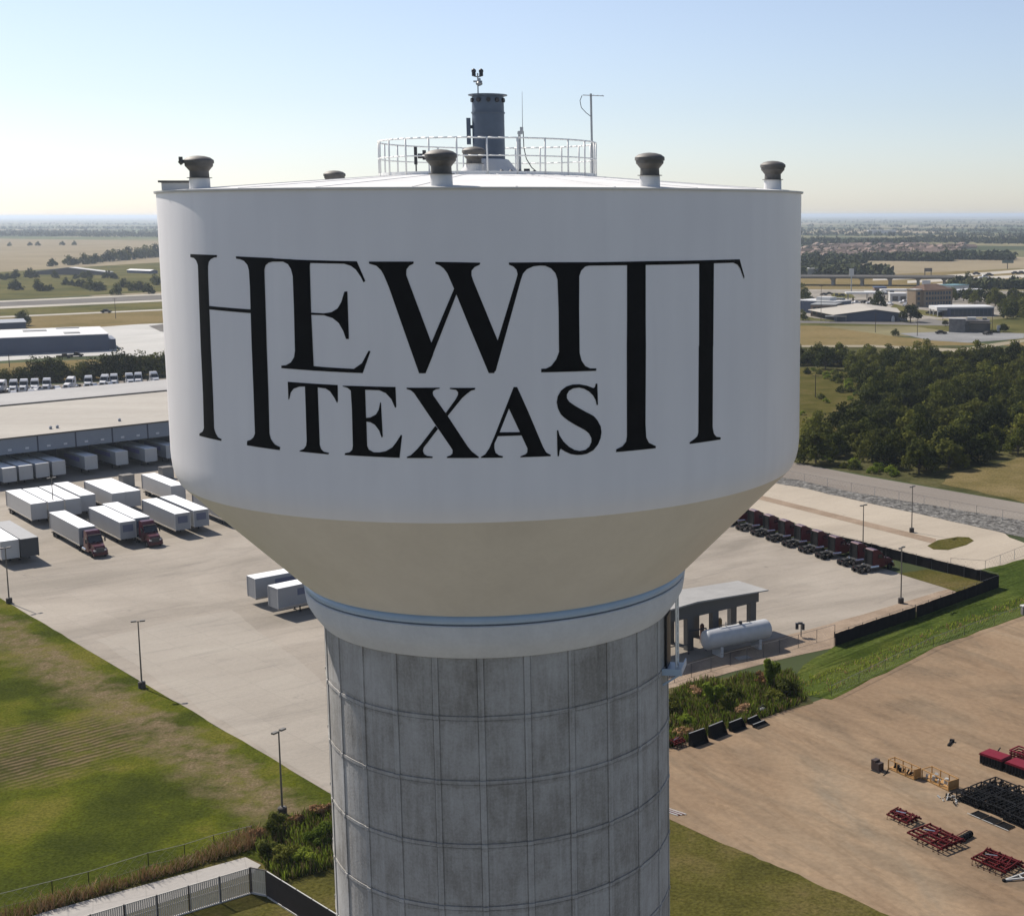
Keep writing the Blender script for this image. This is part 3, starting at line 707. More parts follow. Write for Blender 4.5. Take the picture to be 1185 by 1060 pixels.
m_pave = layered('town_paving', [(0.36, (0.21, 0.19, 0.165)), (0.5, (0.30, 0.275, 0.24)), (0.64, (0.37, 0.34, 0.30))], 0.03, fine=0.3, fine_amt=0.2, bump=0)
m_mow2 = layered('tan_olive_grass', [(0.32, (0.11, 0.095, 0.035)), (0.5, (0.17, 0.135, 0.06)), (0.68, (0.22, 0.17, 0.085))], 0.1, fine=2.2, fine_amt=0.4, bump=0.4, bump_dist=0.2)
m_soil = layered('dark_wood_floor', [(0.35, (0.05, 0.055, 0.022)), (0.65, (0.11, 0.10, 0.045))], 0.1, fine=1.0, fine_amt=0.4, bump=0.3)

_g0, _g1 = at(966, 748), at(1156, 680)
streaks(m_green, math.atan2((_g1 - _g0).y, (_g1 - _g0).x), .8, (.45, .5, .4), .03, .45, .40, .50)
streaks(m_green, math.atan2((_g1 - _g0).y, (_g1 - _g0).x), .6, (1.5, 1.35, 1.2), .04, .3, .36, .48)
# the field beside the yard: lush green, a dead strip along the kerb and a stubble patch with mowing rows
m_field = layered('field_grass', [(0.36, (0.042, 0.052, 0.0105)), (0.46, (0.056, 0.068, 0.0115)), (0.54, (0.085, 0.096, 0.013)), (0.63, (0.125, 0.118, 0.024))], 0.085, fine=3.4, fine_amt=0.55, bump=0.6, bump_scale=1.5, bump_dist=0.2)
nt = m_field.node_tree; L = nt.links; b = nt.nodes['Principled BSDF']; src = nt.nodes[m_field['_out']].outputs['Vector']
tc = N(nt, 'ShaderNodeTexCoord')
nz = N(nt, 'ShaderNodeTexNoise', Scale=0.22, Detail=7.0, Roughness=0.65); L.new(tc.outputs['Object'], nz.inputs['Vector'])
sub = N(nt, 'ShaderNodeVectorMath', _operation='SUBTRACT'); L.new(tc.outputs['Object'], sub.inputs[0]); sub.inputs[1].default_value = tuple(EDGE_A)
dt = N(nt, 'ShaderNodeVectorMath', _operation='DOT_PRODUCT'); L.new(sub.outputs[0], dt.inputs[0]); dt.inputs[1].default_value = (EDIR.y, -EDIR.x, 0)
def mm(op, a, bb=None, c=None):
    n = N(nt, 'ShaderNodeMath', _operation=op)
    for i, vv in enumerate((a, bb, c)):
        if vv is None: continue
        if isinstance(vv, (int, float)): n.inputs[i].default_value = vv
        else: L.new(vv, n.inputs[i])
    return n.outputs[0]
dist = mm('ABSOLUTE', dt.outputs['Value'])
dd = mm('ADD', dist, mm('MULTIPLY', mm('SUBTRACT', nz.outputs['Fac'], 0.5), 9.0))
band = ramp(nt, [(0.10, (0, 0, 0)), (0.22, (1, 1, 1)), (0.40, (1, 1, 1)), (0.62, (0, 0, 0))]); L.new(mm('DIVIDE', dd, 16.0), band.inputs['Fac'])
nf = N(nt, 'ShaderNodeTexNoise', Scale=3.6, Detail=7.0, Roughness=0.7); L.new(tc.outputs['Object'], nf.inputs['Vector'])
nz2 = N(nt, 'ShaderNodeTexNoise', Scale=0.5, Detail=8.0, Roughness=0.7); L.new(tc.outputs['Object'], nz2.inputs['Vector'])
nzr = ramp(nt, [(0.36, (0.15, 0.15, 0.15)), (0.58, (1, 1, 1))]); L.new(nz2.outputs['Fac'], nzr.inputs['Fac'])
dcol = ramp(nt, [(0.3, (0.0638, 0.048, 0.0255)), (0.52, (0.1425, 0.1065, 0.066)), (0.75, (0.225, 0.1688, 0.111))]); L.new(nf.outputs['Fac'], dcol.inputs['Fac'])
m1 = N(nt, 'ShaderNodeMix', _data_type='RGBA'); L.new(mm('MULTIPLY', mm('MULTIPLY', band.outputs['Color'], nzr.outputs['Color']), 0.9), m1.inputs['Factor']); L.new(src, m1.inputs['A']); L.new(dcol.outputs['Color'], m1.inputs['B'])
PC = at(48, 868); PD = (at(130, 838) - at(0, 872)).normalized()
mp = N(nt, 'ShaderNodeMapping'); mp.vector_type = 'POINT'; mp.inputs['Rotation'].default_value = (0, 0, -math.atan2(PD.y, PD.x))
s2_ = N(nt, 'ShaderNodeVectorMath', _operation='SUBTRACT'); L.new(tc.outputs['Object'], s2_.inputs[0]); s2_.inputs[1].default_value = tuple(PC)
L.new(s2_.outputs[0], mp.inputs['Vector'])
sv = N(nt, 'ShaderNodeSeparateXYZ'); L.new(mp.outputs[0], sv.inputs[0])
rad = mm('SQRT', mm('ADD', mm('POWER', mm('DIVIDE', sv.outputs['X'], 8.6), 2.0), mm('POWER', mm('DIVIDE', sv.outputs['Y'], 8.2), 2.0)))
pm_ = ramp(nt, [(0.50, (1, 1, 1)), (0.80, (0, 0, 0))]); L.new(mm('ADD', mm('MULTIPLY', rad, 0.62), mm('MULTIPLY', mm('SUBTRACT', nz.outputs['Fac'], 0.5), 0.9)), pm_.inputs['Fac'])
wv = N(nt, 'ShaderNodeTexWave', _wave_type='BANDS', _bands_direction='Y', Scale=0.36, Distortion=3.2, Detail=5.0); wv.inputs['Detail Scale'].default_value = 0.9; L.new(mp.outputs[0], wv.inputs['Vector'])
rc_ = ramp(nt, [(0.25, (0.0413, 0.0338, 0.0165)), (0.55, (0.0938, 0.069, 0.039)), (0.85, (0.1725, 0.1275, 0.0825))]); L.new(mm('ADD', mm('MULTIPLY', wv.outputs['Fac'], 0.6), mm('MULTIPLY', nf.outputs['Fac'], 0.4)), rc_.inputs['Fac'])
m2 = N(nt, 'ShaderNodeMix', _data_type='RGBA'); L.new(mm('MULTIPLY', mm('MULTIPLY', pm_.outputs['Color'], nzr.outputs['Color']), 0.8), m2.inputs['Factor']); L.new(m1.outputs['Result'], m2.inputs['A']); L.new(rc_.outputs['Color'], m2.inputs['B'])
L.new(m2.outputs['Result'], b.inputs['Base Color'])

sheet('meadow', [(-420, -160, 0), (420, -160, 0), (420, 100, 0), (90, 150, 0), (20, 150, 0), (-30, 118, 0), (-90, 150, 0), (-420, 210, 0)], m_mow, 0.5, world=True)
sheet('bounce_pad', [(-62, -8, 0), (52, -8, 0), (52, 84, 0), (-62, 84, 0)], m_drive, 0.8, world=True)  # unseen pale pad, added to bounce light up onto cone and column
# --- near surfaces, left
sheet('concrete_yard', [(-260, 540), (0, 692), (380, 917), (480, 960), (700, 815), (790, 772), (965, 724), (1104, 683), (1047, 665), (960, 640), (840, 600), (700, 560), (300, 500), (160, 480), (-260, 520)], m_yard, 2)
m_yard2 = concrete('yard_concrete_pale', [(0.34, (0.2992, 0.2667, 0.2211)), (0.5, (0.342, 0.3041, 0.2527)), (0.64, (0.38, 0.3415, 0.2843))], 5.0, WANG, stain=.5)
sheet('concrete_patch', [(112, 741), (190, 721), (268, 706), (292, 724), (330, 752), (420, 830), (420, 938), (386, 918)], m_yard2, 3, rag=0.5)
sheet('grass_field', [(-260, 540), (0, 692), (380, 917), (420, 945), (390, 980), (306, 1000), (270, 985), (120, 1030), (-20, 1080), (-260, 1180)], m_field, 3, rag=0.25)
sheet('lawn', [(284, 992), (306, 1000), (390, 978), (460, 950), (520, 1000), (520, 1500), (-60, 1500), (-260, 1180), (-60, 1100)], m_mow, 1)
sheet('driveway', [(-300, 1185), (46, 1057), (284, 992), (302, 1001), (293, 1010), (135, 1062), (-300, 1220)], m_drive, 4)
# --- right
sheet('gravel_strip', [(745, 822), (800, 790), (900, 764), (962, 750), (1110, 687), (1100, 681), (960, 722), (790, 768), (740, 785)], m_gravel, 3, rag=0.2)
sheet('corner_grass', [(1040, 664), (1073, 659), (1142, 673), (1107, 685)], m_mow, 4, rag=0.15)
sheet('pale_lot', [(700, 505), (905, 550), (985, 572), (1100, 594), (1150, 606), (1168, 622), (1190, 630), (1225, 640), (1133, 661), (1040, 640), (940, 612), (840, 580), (700, 552)], m_lot2, 3)
sheet('brown_strip', [(850, 566), (1083, 624), (1083, 630), (850, 571)], m_gravel, 5)
sheet('grass_island', [(1073, 632), (1085, 625.5), (1108, 621.5), (1121, 622), (1127, 626), (1118, 631), (1097, 636.7), (1080, 636)], m_mow, 6)
sheet('slope_grass', [(905, 800), (930, 770), (965, 747), (1156, 679), (1150, 665), (1133, 661), (1225, 636), (1500, 580), (1500, 640), (1300, 672), (1185, 712), (1080, 750), (962, 810)], m_green, 4, rag=0.5)
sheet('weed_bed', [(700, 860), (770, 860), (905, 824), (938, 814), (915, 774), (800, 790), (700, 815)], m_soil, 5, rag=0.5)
sheet('dirt_lot', [(700, 850), (770, 868), (905, 822), (960, 806), (1080, 749), (1185, 711), (1320, 660), (1700, 620), (1700, 1400), (1300, 1180), (1030, 1060), (900, 1005), (772, 948), (700, 915)], m_dirt, 3, rag=0.4)
sheet('mown_corner', [(600, 880), (700, 912), (772, 948), (900, 1004), (1030, 1060), (1300, 1180), (1300, 1500), (600, 1500)], m_mow, 4, rag=0.5, seg=1.0)
sheet('riprap_strip', [(800, 536), (925, 556), (976, 568), (1185, 603), (1500, 655), (1500, 690), (1185, 622), (985, 578), (925, 564), (800, 545)], m_rip, 5, rag=0.5)
sheet('access_road', [(700, 505), (925, 536.5), (1000, 551), (1185, 583), (1500, 636), (1500, 657), (1185, 604), (976, 568.5), (925, 557), (700, 522)], m_asph, 4)
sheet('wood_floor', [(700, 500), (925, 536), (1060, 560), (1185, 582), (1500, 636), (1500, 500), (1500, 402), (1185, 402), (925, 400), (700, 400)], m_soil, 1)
sheet('clearing', [(880, 424), (985, 428), (1004, 455), (985, 492), (950, 505), (940, 520), (880, 520)], m_mow, 3, rag=1.5)
sheet('dry_clearing', [(1090, 560), (1100, 548), (1140, 540), (1185, 528), (1500, 520), (1500, 634), (1185, 581)], m_mow2, 3, rag=1.0)
sheet('dry_verge_near', [(700, 372), (925, 374), (1040, 390), (1185, 402), (1500, 420), (1500, 400), (1185, 396), (1120, 400), (925, 402), (700, 402)], m_dry2, 3, rag=1.0)
sheet('green_verge_far', [(925, 366), (965, 371), (1050, 371), (1100, 376), (1185, 366), (1500, 360), (1500, 400), (1185, 397), (1060, 378), (925, 377)], m_olive, 4, rag=1.0)
sheet('gravel_pad', [(1040, 386), (1095, 384), (1185, 386), (1185, 392), (1120, 397), (1075, 394)], m_pad, 6, rag=0.4)
sheet('lane', [(700, 396), (925, 400), (1010, 399.5), (1110, 404), (1160, 396), (1185, 393), (1400, 388), (1400, 391), (1185, 396), (1160, 400), (1110, 408), (1010, 402), (925, 402), (700, 399)], m_lane, 7)
sheet('service_street', [(700, 368), (960, 372), (1050, 373), (1075, 369), (1110, 374), (1110, 377.5), (1050, 376.5), (960, 374.5), (700, 372)], m_asph_far, 8)
sheet('town_paving', [(700, 340), (925, 335), (1185, 337), (1400, 340), (1400, 352), (1185, 356), (1150, 367), (1095, 369), (1040, 372), (925, 372), (700, 376)], m_pave, 3)
sheet('town_lawn', [(1035, 352), (1060, 358), (1092, 362), (1090, 368), (1050, 362), (1028, 358)], m_olive, 5, rag=0.5)
sheet('town_lawn', [(960, 339), (985, 340), (990, 345), (965, 346)], m_olive, 5, rag=0.5)
sheet('brown_field', [(700, 312), (925, 316), (1030, 319), (1185, 310), (1500, 296), (1500, 292), (1185, 299), (1060, 303), (985, 305), (925, 307), (700, 307)], m_dry, 2)
sheet('motorway', [(1010, 322.5), (1090, 319), (1185, 312), (1400, 298), (1400, 301), (1185, 315), (1090, 322), (1010, 325)], m_conc_far, 5)
sheet('motorway', [(1050, 325), (1185, 318), (1400, 307), (1400, 311), (1185, 321.5), (1050, 328)], m_conc_far, 5)
sheet('motorway', [(1080, 328.5), (1185, 324), (1400, 315), (1400, 318), (1185, 327), (1080, 331)], m_conc_far, 5)
sheet('motorway_verge', [(925, 322), (1185, 311), (1400, 297), (1400, 322), (1185, 333), (925, 335)], m_dry2, 3)
# --- far left
sheet('tan_field', [(-300, 276), (0, 276.5), (183, 279), (700, 284), (700, 300), (183, 304), (120, 312), (0, 315), (-300, 318)], m_dry, 2)
sheet('pasture', [(-300, 318), (0, 315), (183, 304), (700, 300), (700, 330), (186, 338), (0, 347), (-300, 360)], m_olive, 3)
sheet('motorway_verge', [(-300, 362), (0, 347.5), (187, 340), (700, 318), (700, 352), (187, 358), (0, 369), (-300, 385)], m_olive, 3)
for dy0, dy1 in ((348.3, 350.0), (355.2, 357.6), (366.3, 368.0)):
    sheet('motorway', [(-300, dy0 + 14), (0, dy0), (187, dy0 - 8.2), (700, dy0 - 30), (700, dy1 - 30.5), (187, dy1 - 8.4), (0, dy1), (-300, dy1 + 14)], m_conc_far, 6)
sheet('motorway_lane', [(-300, 365), (0, 350), (187, 341.8), (700, 320), (700, 325), (187, 346.8), (0, 355.2), (-300, 370)], m_asph_far, 5)
sheet('dry_verge', [(-300, 390), (0, 368.2), (187, 359.8), (700, 338), (700, 365), (187, 374), (120, 379), (0, 385), (-300, 400)], m_dry2, 4)
sheet('white_yard', [(112, 379), (160, 375.5), (200, 374), (330, 372), (330, 420), (200, 415), (140, 412), (128, 406)], m_white_slab, 5)
sheet('white_apron', [(-200, 425), (0, 418), (80, 413), (200, 409), (200, 404), (128, 404), (0, 409), (-200, 415)], m_white_slab, 6)
sheet('dry_bank', [(-200, 470), (0, 448), (195, 432), (330, 425), (330, 412), (200, 414), (80, 417), (0, 421), (-200, 428)], m_dry2, 4)
sheet('truck_park', [(-200, 500), (0, 475), (195, 458), (330, 450), (330, 432), (195, 438), (0, 449), (-200, 462)], m_asph, 6)
sheet('dark_gravel', [(172, 377.5), (200, 374), (200, 386), (186, 384)], m_asph_far, 7)
# ------------------------------------------------------------------ trees, shrubs, grass
m_leaf_a = foliage('leaves_dark_green', [(0.022, 0.030, 0.006), (0.052, 0.063, 0.011), (0.115, 0.120, 0.020)])
m_leaf_b = foliage('leaves_mid_green', [(0.034, 0.046, 0.008), (0.080, 0.095, 0.015), (0.155, 0.160, 0.026)])
ALB = 1.0
m_leaf_c = foliage('leaves_fresh_green', [(0.085, 0.120, 0.014), (0.145, 0.190, 0.022), (0.21, 0.25, 0.034)], trans=0.5)
ALB = 0.75
m_leaf_w = foliage('far_wood_leaves', [(0.030, 0.042, 0.015), (0.050, 0.062, 0.022), (0.080, 0.085, 0.032)], trans=0)
ALB = 0.9
m_rust = foliage('rusty_dry_stems', [(0.16, 0.088, 0.04), (0.27, 0.15, 0.072), (0.37, 0.23, 0.12)], trans=0.1)
m_rust2 = foliage('pale_dry_stems', [(0.20, 0.14, 0.06), (0.30, 0.22, 0.11), (0.40, 0.31, 0.17)], trans=0.1)
ALB = 0.75
m_bark = paint('bark', (0.085, 0.065, 0.048), 0.9, 0.25, 3.0)

def leaf_quads(mb, c, rad, n, size, rng, flat=1.0, up=0.3):
    """leaf-sized faces through a lobe's volume, denser at its skin"""
    for _ in range(n):
        while True:
            d = Vector((rng.uniform(-1, 1), rng.uniform(-1, 1), rng.uniform(-1, 1)))
            if 0.05 < d.length < 1: break
        d = d.normalized() * (rng.random() ** 0.4)
        p = Vector(c) + Vector((d.x * rad[0], d.y * rad[1], d.z * rad[2]))
        nrm = (d + Vector((rng.gauss(0, .6), rng.gauss(0, .6), rng.gauss(0, .6) + up))).normalized()
        a = nrm.orthogonal().normalized(); b2 = nrm.cross(a)
        t = rng.uniform(0, 6.28); a, b2 = a * math.cos(t) + b2 * math.sin(t), b2 * math.cos(t) - a * math.sin(t)
        s = size * rng.uniform(.6, 1.35)
        a = a * s; b2 = b2 * s * .62
        o = len(mb.v)
        mb.v += [tuple(p - a), tuple(p - b2 * .9 + a * .1), tuple(p + a), tuple(p + b2 * .9 - a * .1)]
        mb.f.append((o, o + 1, o + 2, o + 3)); mb.m.append(0)

def make_tree(seed, h, wid, nl, leaf, size, trunk_h=0.25, lobes=11):
    rng = random.Random(seed)
    cr = MB(); tk = MB()
    th = h * trunk_h
    tk.tube((0, 0, -0.2), (rng.uniform(-.2, .2), rng.uniform(-.2, .2), th + h * .15), h * .028, 7, h * .018)
    for i in range(lobes):
        a = i * 2.4 + rng.uniform(-.5, .5); q = math.sqrt((i + .5) / lobes)
        z = th + (h - th) * (0.15 + 0.66 * (1 - q) + rng.uniform(-.10, .13))
        x, y = math.cos(a) * q * wid * .36, math.sin(a) * q * wid * .36
        rr = wid * rng.uniform(.15, .25)
        leaf_quads(cr, (x, y, z), (rr, rr, rr * rng.uniform(.7, 1.0)), int(nl / lobes), size, rng)
        tk.tube((0, 0, th + h * .06), (x * .8, y * .8, z - rr * .2), h * .011, 5, h * .005)
    return cr, tk

def tree_proto(name, label, cat, seed, h, wid, nl, mat, size, group, **kw):
    cr, tk = make_tree(seed, h, wid, nl, mat, size, **kw)
    t = thing(name, label, cat, (0, -500, 0), 0, group)
    cr.build('crown', mat, t); tk.build('trunk', m_bark, t)
    index_kids(t)
    return t
used = set()
def put_tree(proto, p, s=1.0, label=None, group=None, rz=None, rng=random):
    rz = rng.uniform(0, 6.28) if rz is None else rz
    sc = (s * rng.uniform(.92, 1.1), s * rng.uniform(.92, 1.1), s * rng.uniform(.9, 1.12))
    if proto.name not in used:
        used.add(proto.name); o = proto
        o.location = (p.x, p.y, 0); o.rotation_euler = (0, 0, rz); o.scale = sc
        if label: o['label'] = label
        if group: o['group'] = group
        return o
    return dup(proto, (p.x, p.y, 0), rz, label, group, sc)

LW = 'dark green bushy tree packed in the dense wood beyond the gravel road'
GWOOD = 'trees of the dense wood beyond the road'
wood = [tree_proto('tree', LW, 'tree', 11 + i, h, wd, 1700, m, .36, GWOOD, trunk_h=.05, lobes=13) for i, (h, wd, m) in enumerate(((8.5, 9, m_leaf_a), (7.5, 8.5, m_leaf_a), (9.5, 9.5, m_leaf_b), (6.0, 7.5, m_leaf_b), (8.0, 8.0, m_leaf_a)))]
def inside(p, poly):
    c = False; n = len(poly)
    for i in range(n):
        a, b2 = poly[i], poly[i - 1]
        if (a[1] > p[1]) != (b2[1] > p[1]) and p[0] < (b2[0] - a[0]) * (p[1] - a[1]) / (b2[1] - a[1]) + a[0]: c = not c
    return c
def scatter(poly_px, spacing, rng, avoid=(), maxn=400):
    poly = [tuple(at(*p).xy) for p in poly_px]; av = [[tuple(at(*p).xy) for p in q] for q in avoid]
    xs = [p[0] for p in poly]; ys = [p[1] for p in poly]
    out = []; y = min(ys)
    while y < max(ys):
        x = min(xs)
        while x < max(xs):
            q = (x + rng.uniform(-.42, .42) * spacing, y + rng.uniform(-.42, .42) * spacing)
            if inside(q, poly) and not any(inside(q, a) for a in av): out.append(Vector((q[0], q[1], 0)))
            x += spacing
        y += spacing * .92
    return out[:maxn]
rng = random.Random(5)
CLEAR = [(860, 427), (978, 428), (1004, 450), (1000, 470), (975, 495), (945, 500), (930, 528), (860, 528)]
DRYC = [(1085, 562), (1095, 546), (1140, 536), (1200, 522), (1300, 510), (1300, 620), (1185, 588)]
for p in scatter([(905, 533), (960, 540), (1050, 556), (1180, 579), (1235, 560), (1235, 404), (1185, 407), (1110, 416), (1050, 414), (905, 413)], 9.0, rng, (CLEAR, DRYC), 200):
    put_tree(wood[rng.choices(range(5), (3, 3, 2, 3, 3))[0]], p, rng.uniform(.80, 1.28), LW, GWOOD, rng=rng)
# low growth along the road edge and in the clearing
m_shrub = [tree_proto('shrub', 'low green bush at the edge of the dense wood', 'bush', 60 + i, 2.2, 3.6, 420, m, .24, 'bushes at the edge of the wood', trunk_h=.05, lobes=6) for i, m in enumerate((m_leaf_b, m_leaf_c))]
for p in scatter([(930, 530), (990, 545), (1050, 555), (1040, 548), (960, 535), (930, 522)], 3.5, rng) + scatter([(930, 428), (985, 430), (1000, 448), (985, 470), (960, 440), (930, 433)], 5.5, rng) + [at(951, 462), at(956, 466), at(928, 480), at(940, 505)]:
    put_tree(m_shrub[rng.randrange(2)], p, rng.uniform(.6, 1.1), 'low green bush at the edge of the dense wood', 'bushes at the edge of the wood', rng=rng)

# row of trees behind the truck park, left
LR = 'dark leafy tree in the row behind the parked white trucks'
row = [tree_proto('tree', LR, 'tree', 91 + i, 9.0, 11, 1900, m_leaf_a, .42, 'tree row behind the truck park', trunk_h=.02, lobes=15) for i in range(3)]
for x, y, s, k in ((-14, 444, .8, 0), (6, 443, .62, 0), (24, 442, .66, 0), (42, 440, .92, 1), (58, 439, 1.0, 2), (71, 439, .85, 1), (96, 438, .75, 0), (108, 437, .95, 1), (124, 436, 1.05, 2), (139, 436, 1.1, 1), (152, 435, .95, 2), (166, 434, 1.08, 1), (180, 433, 1.12, 2), (194, 432, 1.0, 1), (208, 431, 1., 2)):
    put_tree(row[k], at(x, y + 2), s, LR, 'tree row behind the truck park', rng=rng)
put_tree(row[2], at(27, 377), .9, 'round dark tree behind the roof of the blue-grey warehouse', None, rng=rng)
del_group = [o for o in bpy.data.objects if o.get('label', '').startswith('round dark tree behind')]
for o in del_group:
    if 'group' in o: del o['group']

# pasture trees far left
LP = 'dark round tree standing in the olive pasture beyond the motorway'
pt = [tree_proto('tree', LP, 'tree', 120 + i, 9.5, 13, 520, m_leaf_a, .9, 'pasture trees beyond the motorway', trunk_h=.02, lobes=10) for i in range(3)]
for x, y in ((14, 336), (20, 335.5), (45, 337), (54, 337), (58, 336.5), (76, 330), (83, 331), (91, 332), (98, 334), (104, 335), (110, 337), (116, 336), (135, 341), (143, 333), (150, 334), (156, 337), (163, 336), (169, 337), (179, 326), (184, 330), (1, 323), (8, 324), (18, 322.5), (34, 321), (40, 322), (96, 322), (88, 323), (102, 322), (124, 322), (132, 323), (172, 340), (64, 322)):
    put_tree(pt[rng.randrange(3)], at(x, y), rng.uniform(.5, .9), LP, 'pasture trees beyond the motorway', rng=rng)
LB = 'dark tree in the clump behind the long low barn'
for x, y, s in ((61, 308.5, 1.), (80, 307, 1.2), (87, 307, 1.), (98, 306, 1.4), (104, 305.5, 1.2), (112, 305, 1.3), (124, 303, 1.5), (130, 302, 1.6), (137, 301.5, 1.5), (144, 301, 1.7), (150, 300.5, 1.6), (160, 299.5, 1.4), (167, 298.5, 1.7), (173, 298, 1.8), (179, 297.5, 1.7), (185, 297, 1.6)):
    put_tree(pt[rng.randrange(3)], at(x, y), s, LB, 'tree clump behind the barn', rng=rng)
LF = 'lone small tree out in the wide tan field'
for x, y in ((11, 285), (35, 284.5), (44, 284.5), (72, 284), (86, 284)):
    put_tree(pt[rng.randrange(3)], at(x, y), .85, LF, 'lone trees in the tan field', rng=rng)

# town trees, right
LT = 'dark green tree of the grove behind the low glass fronted building'
tt = [tree_proto('tree', LT, 'tree', 150 + i, 10, 11, 800, m_leaf_a if i < 2 else m_leaf_b, .6, 'grove behind the glass fronted building', trunk_h=.12) for i in range(3)]
for p in scatter([(1098, 352), (1130, 352), (1152, 360), (1160, 370), (1230, 378), (1230, 338), (1150, 335), (1105, 336)], 14.5, rng, (), 42):
    put_tree(tt[rng.randrange(3)], p, rng.uniform(.75, 1.15), LT, 'grove behind the glass fronted building', rng=rng)
for lab, x, y, s in (('big round tree beside the blue metal shed', 1053.5, 373, 1.25), ('dark tree behind the white shed roof', 1016, 358.5, 1.1), ('dark bush at the left edge of town beside the tank', 929, 371, .55), ('dark round tree left of the brick building', 929, 350, 1.1), ('rounded dark tree by the motorway embankment', 1119, 330, 1.0), ('slim conical evergreen right of the stone building', 1161, 384.5, .55), ('small bush left of the stone building', 1094, 377, .35), ('low grey green bush on the dry verge', 1036, 389, .38)):
    o = put_tree(tt[rng.randrange(3)], at(x, y), s, lab, None, rng=rng)
    if 'group' in o: del o['group']

# far woods that read as one mass
def far_wood(name, rows, seed, size=3.2, h=10.0, per=9, label='distant dark band of woodland under the horizon'):
    rng = random.Random(seed); mb = MB()
    for x0, y0, x1, y1, n, jy in rows:
        for i in range(n):
            t = rng.random(); p = at(x0 + (x1 - x0) * t, y0 + (y1 - y0) * t + rng.uniform(-jy, jy))
            k = rng.uniform(.6, 1.25)
            leaf_quads(mb, (p.x, p.y, h * .42 * k), (h * .62 * k, h * .62 * k, h * .52 * k), per, size * k, rng)
    o = mb.build(name, m_leaf_w); tag(o, label, 'woodland', kind='stuff'); return o
far_wood('woodland', [(-60, 272, 240, 274, 620, 1.2), (-60, 269.5, 240, 270, 420, .8), (-60, 264.5, 240, 265, 300, .8), (-60, 260, 240, 260, 200, .9), (-60, 256.5, 240, 256.5, 120, .5)], 1, 4.0, label='distant blue wooded belt beyond the tan field')
far_wood('woodland', [(900, 281, 1000, 283, 420, 2.0), (1000, 283, 1060, 282, 260, 1.8), (1060, 279, 1260, 282, 560, 2.0), (900, 272, 1260, 274, 300, 1.2), (900, 267, 1260, 268, 320, 1.5), (900, 262, 1260, 263, 260, 1.3), (900, 258, 1260, 258, 200, 1.0), (900, 255.5, 1260, 255.5, 100, .5)], 2, 3.6, label='distant patchwork of woods and fields behind the suburb')
far_wood('woodland', [(995, 301, 1100, 302, 520, .9), (1090, 299, 1172, 300, 520, 1.6), (925, 303, 1000, 304, 260, 1.6)], 3, 2.6, 9.0, per=12, label='dark hedge of trees in front of the suburb')
far_wood('woodland', [(925, 316, 975, 319, 330, 3.5), (965, 318, 1030, 320, 330, 1.6), (940, 309, 990, 313, 300, 2.5)], 4, 2.4, 9.0, per=14, label='wooded patch between the suburb and the flyover')
far_wood('woodland', [(1100, 334, 1240, 334, 200, 1.2)], 6, 2.0, 8.0, per=16, label='strip of trees along the foot of the motorway')

# shrubs in the weed bed by the dirt lot
m_weed = [m_leaf_c, m_leaf_b, m_leaf_a]
def shrub(name, label, cat, p, h, wd, n, mats, seed, size=.16, dry=0.0, group=None):
    rng = random.Random(seed); t = thing(name, label, cat, (p.x, p.y, 0), 0, group)
    fo = MB(); st = MB()
    for i in range(9):
        a = rng.uniform(0, 6.28); q = rng.uniform(.0, .42) * wd; x, y = q * math.cos(a), q * math.sin(a); z = h * rng.uniform(.3, .85)
        r = wd * rng.uniform(.14, .24)
        leaf_quads(fo, (x, y, z), (r, r, h * .2), n // 9, size, rng, up=.5)
        st.tube((x * .2, y * .2, -.05), (x, y, z), .03, 4, .012)
    fo.build('foliage', mats, t); st.build('stem', m_bark, t); return t
L1 = 'leafy green weed bush growing between the canopy and the dirt lot'
G1 = 'weed bushes between the canopy and the dirt lot'
for i, (x, y, h, wd, m, s) in enumerate(((893, 797, 4.6, 2.6, m_leaf_c, .2), (826, 818, 3.6, 2.8, m_leaf_c, .2), (910, 806, 2.6, 3.6, m_leaf_a, .2), (878, 793, 2.0, 3.0, m_rust, .14), (850, 812, 1.9, 3.2, m_leaf_b, .16), (778, 826, 2.2, 3.4, m_leaf_a, .18), (795, 840, 1.7, 3.2, m_leaf_c, .15), (858, 826, 1.4, 3.0, m_rust, .14), (898, 812, 1.7, 3.2, m_leaf_b, .15), (790, 852, 1.2, 2.8, m_rust, .13), (806, 806, 1.6, 2.6, m_rust, .13), (838, 822, 1.6, 2.8, m_leaf_a, .15))):
    if i == 0: lab, gp = 'tallest bright green shrub by the chain link fence near the propane tank', None
    elif i == 1: lab, gp = 'bright green upright shrub in the middle of the weed bed', None
    elif m is m_rust: lab, gp = 'rusty brown dried weed clump between the canopy and the dirt lot', 'dried weeds between the canopy and the dirt lot'
    elif m is m_leaf_a: lab, gp = 'dark green dense bush in the weed bed by the dirt lot', 'dark bushes in the weed bed'
    else: lab, gp = L1, G1
    shrub('shrub', lab, 'bush', at(x, y), h * .8, wd * .9, 1100 if s > .17 else 800, m, 300 + i, s, group=gp)
L2 = 'lush green bush in the thicket left of the column foot'
for i, (x, y, h, wd, m) in enumerate(((318, 968, 2.4, 2.6, m_leaf_b), (308, 992, 1.7, 2.2, m_leaf_b), (332, 1002, 1.9, 2.6, m_leaf_b), (352, 1002, 1.7, 2.6, m_leaf_c), (370, 982, 1.9, 2.6, m_leaf_c), (386, 972, 1.9, 2.6, m_leaf_c), (298, 976, 1.3, 1.8, m_rust), (345, 956, 1.1, 2.2, m_rust), (374, 946, 1.3, 2.0, m_rust))):
    if m is m_rust: lab, gp = 'brown dry weed clump around the near light pole', 'dry weeds around the near light pole'
    else: lab, gp = L2, 'green thicket left of the column foot'
    shrub('shrub', lab, 'bush', at(x, y), h, wd, 1500, m, 400 + i, .12, group=gp)

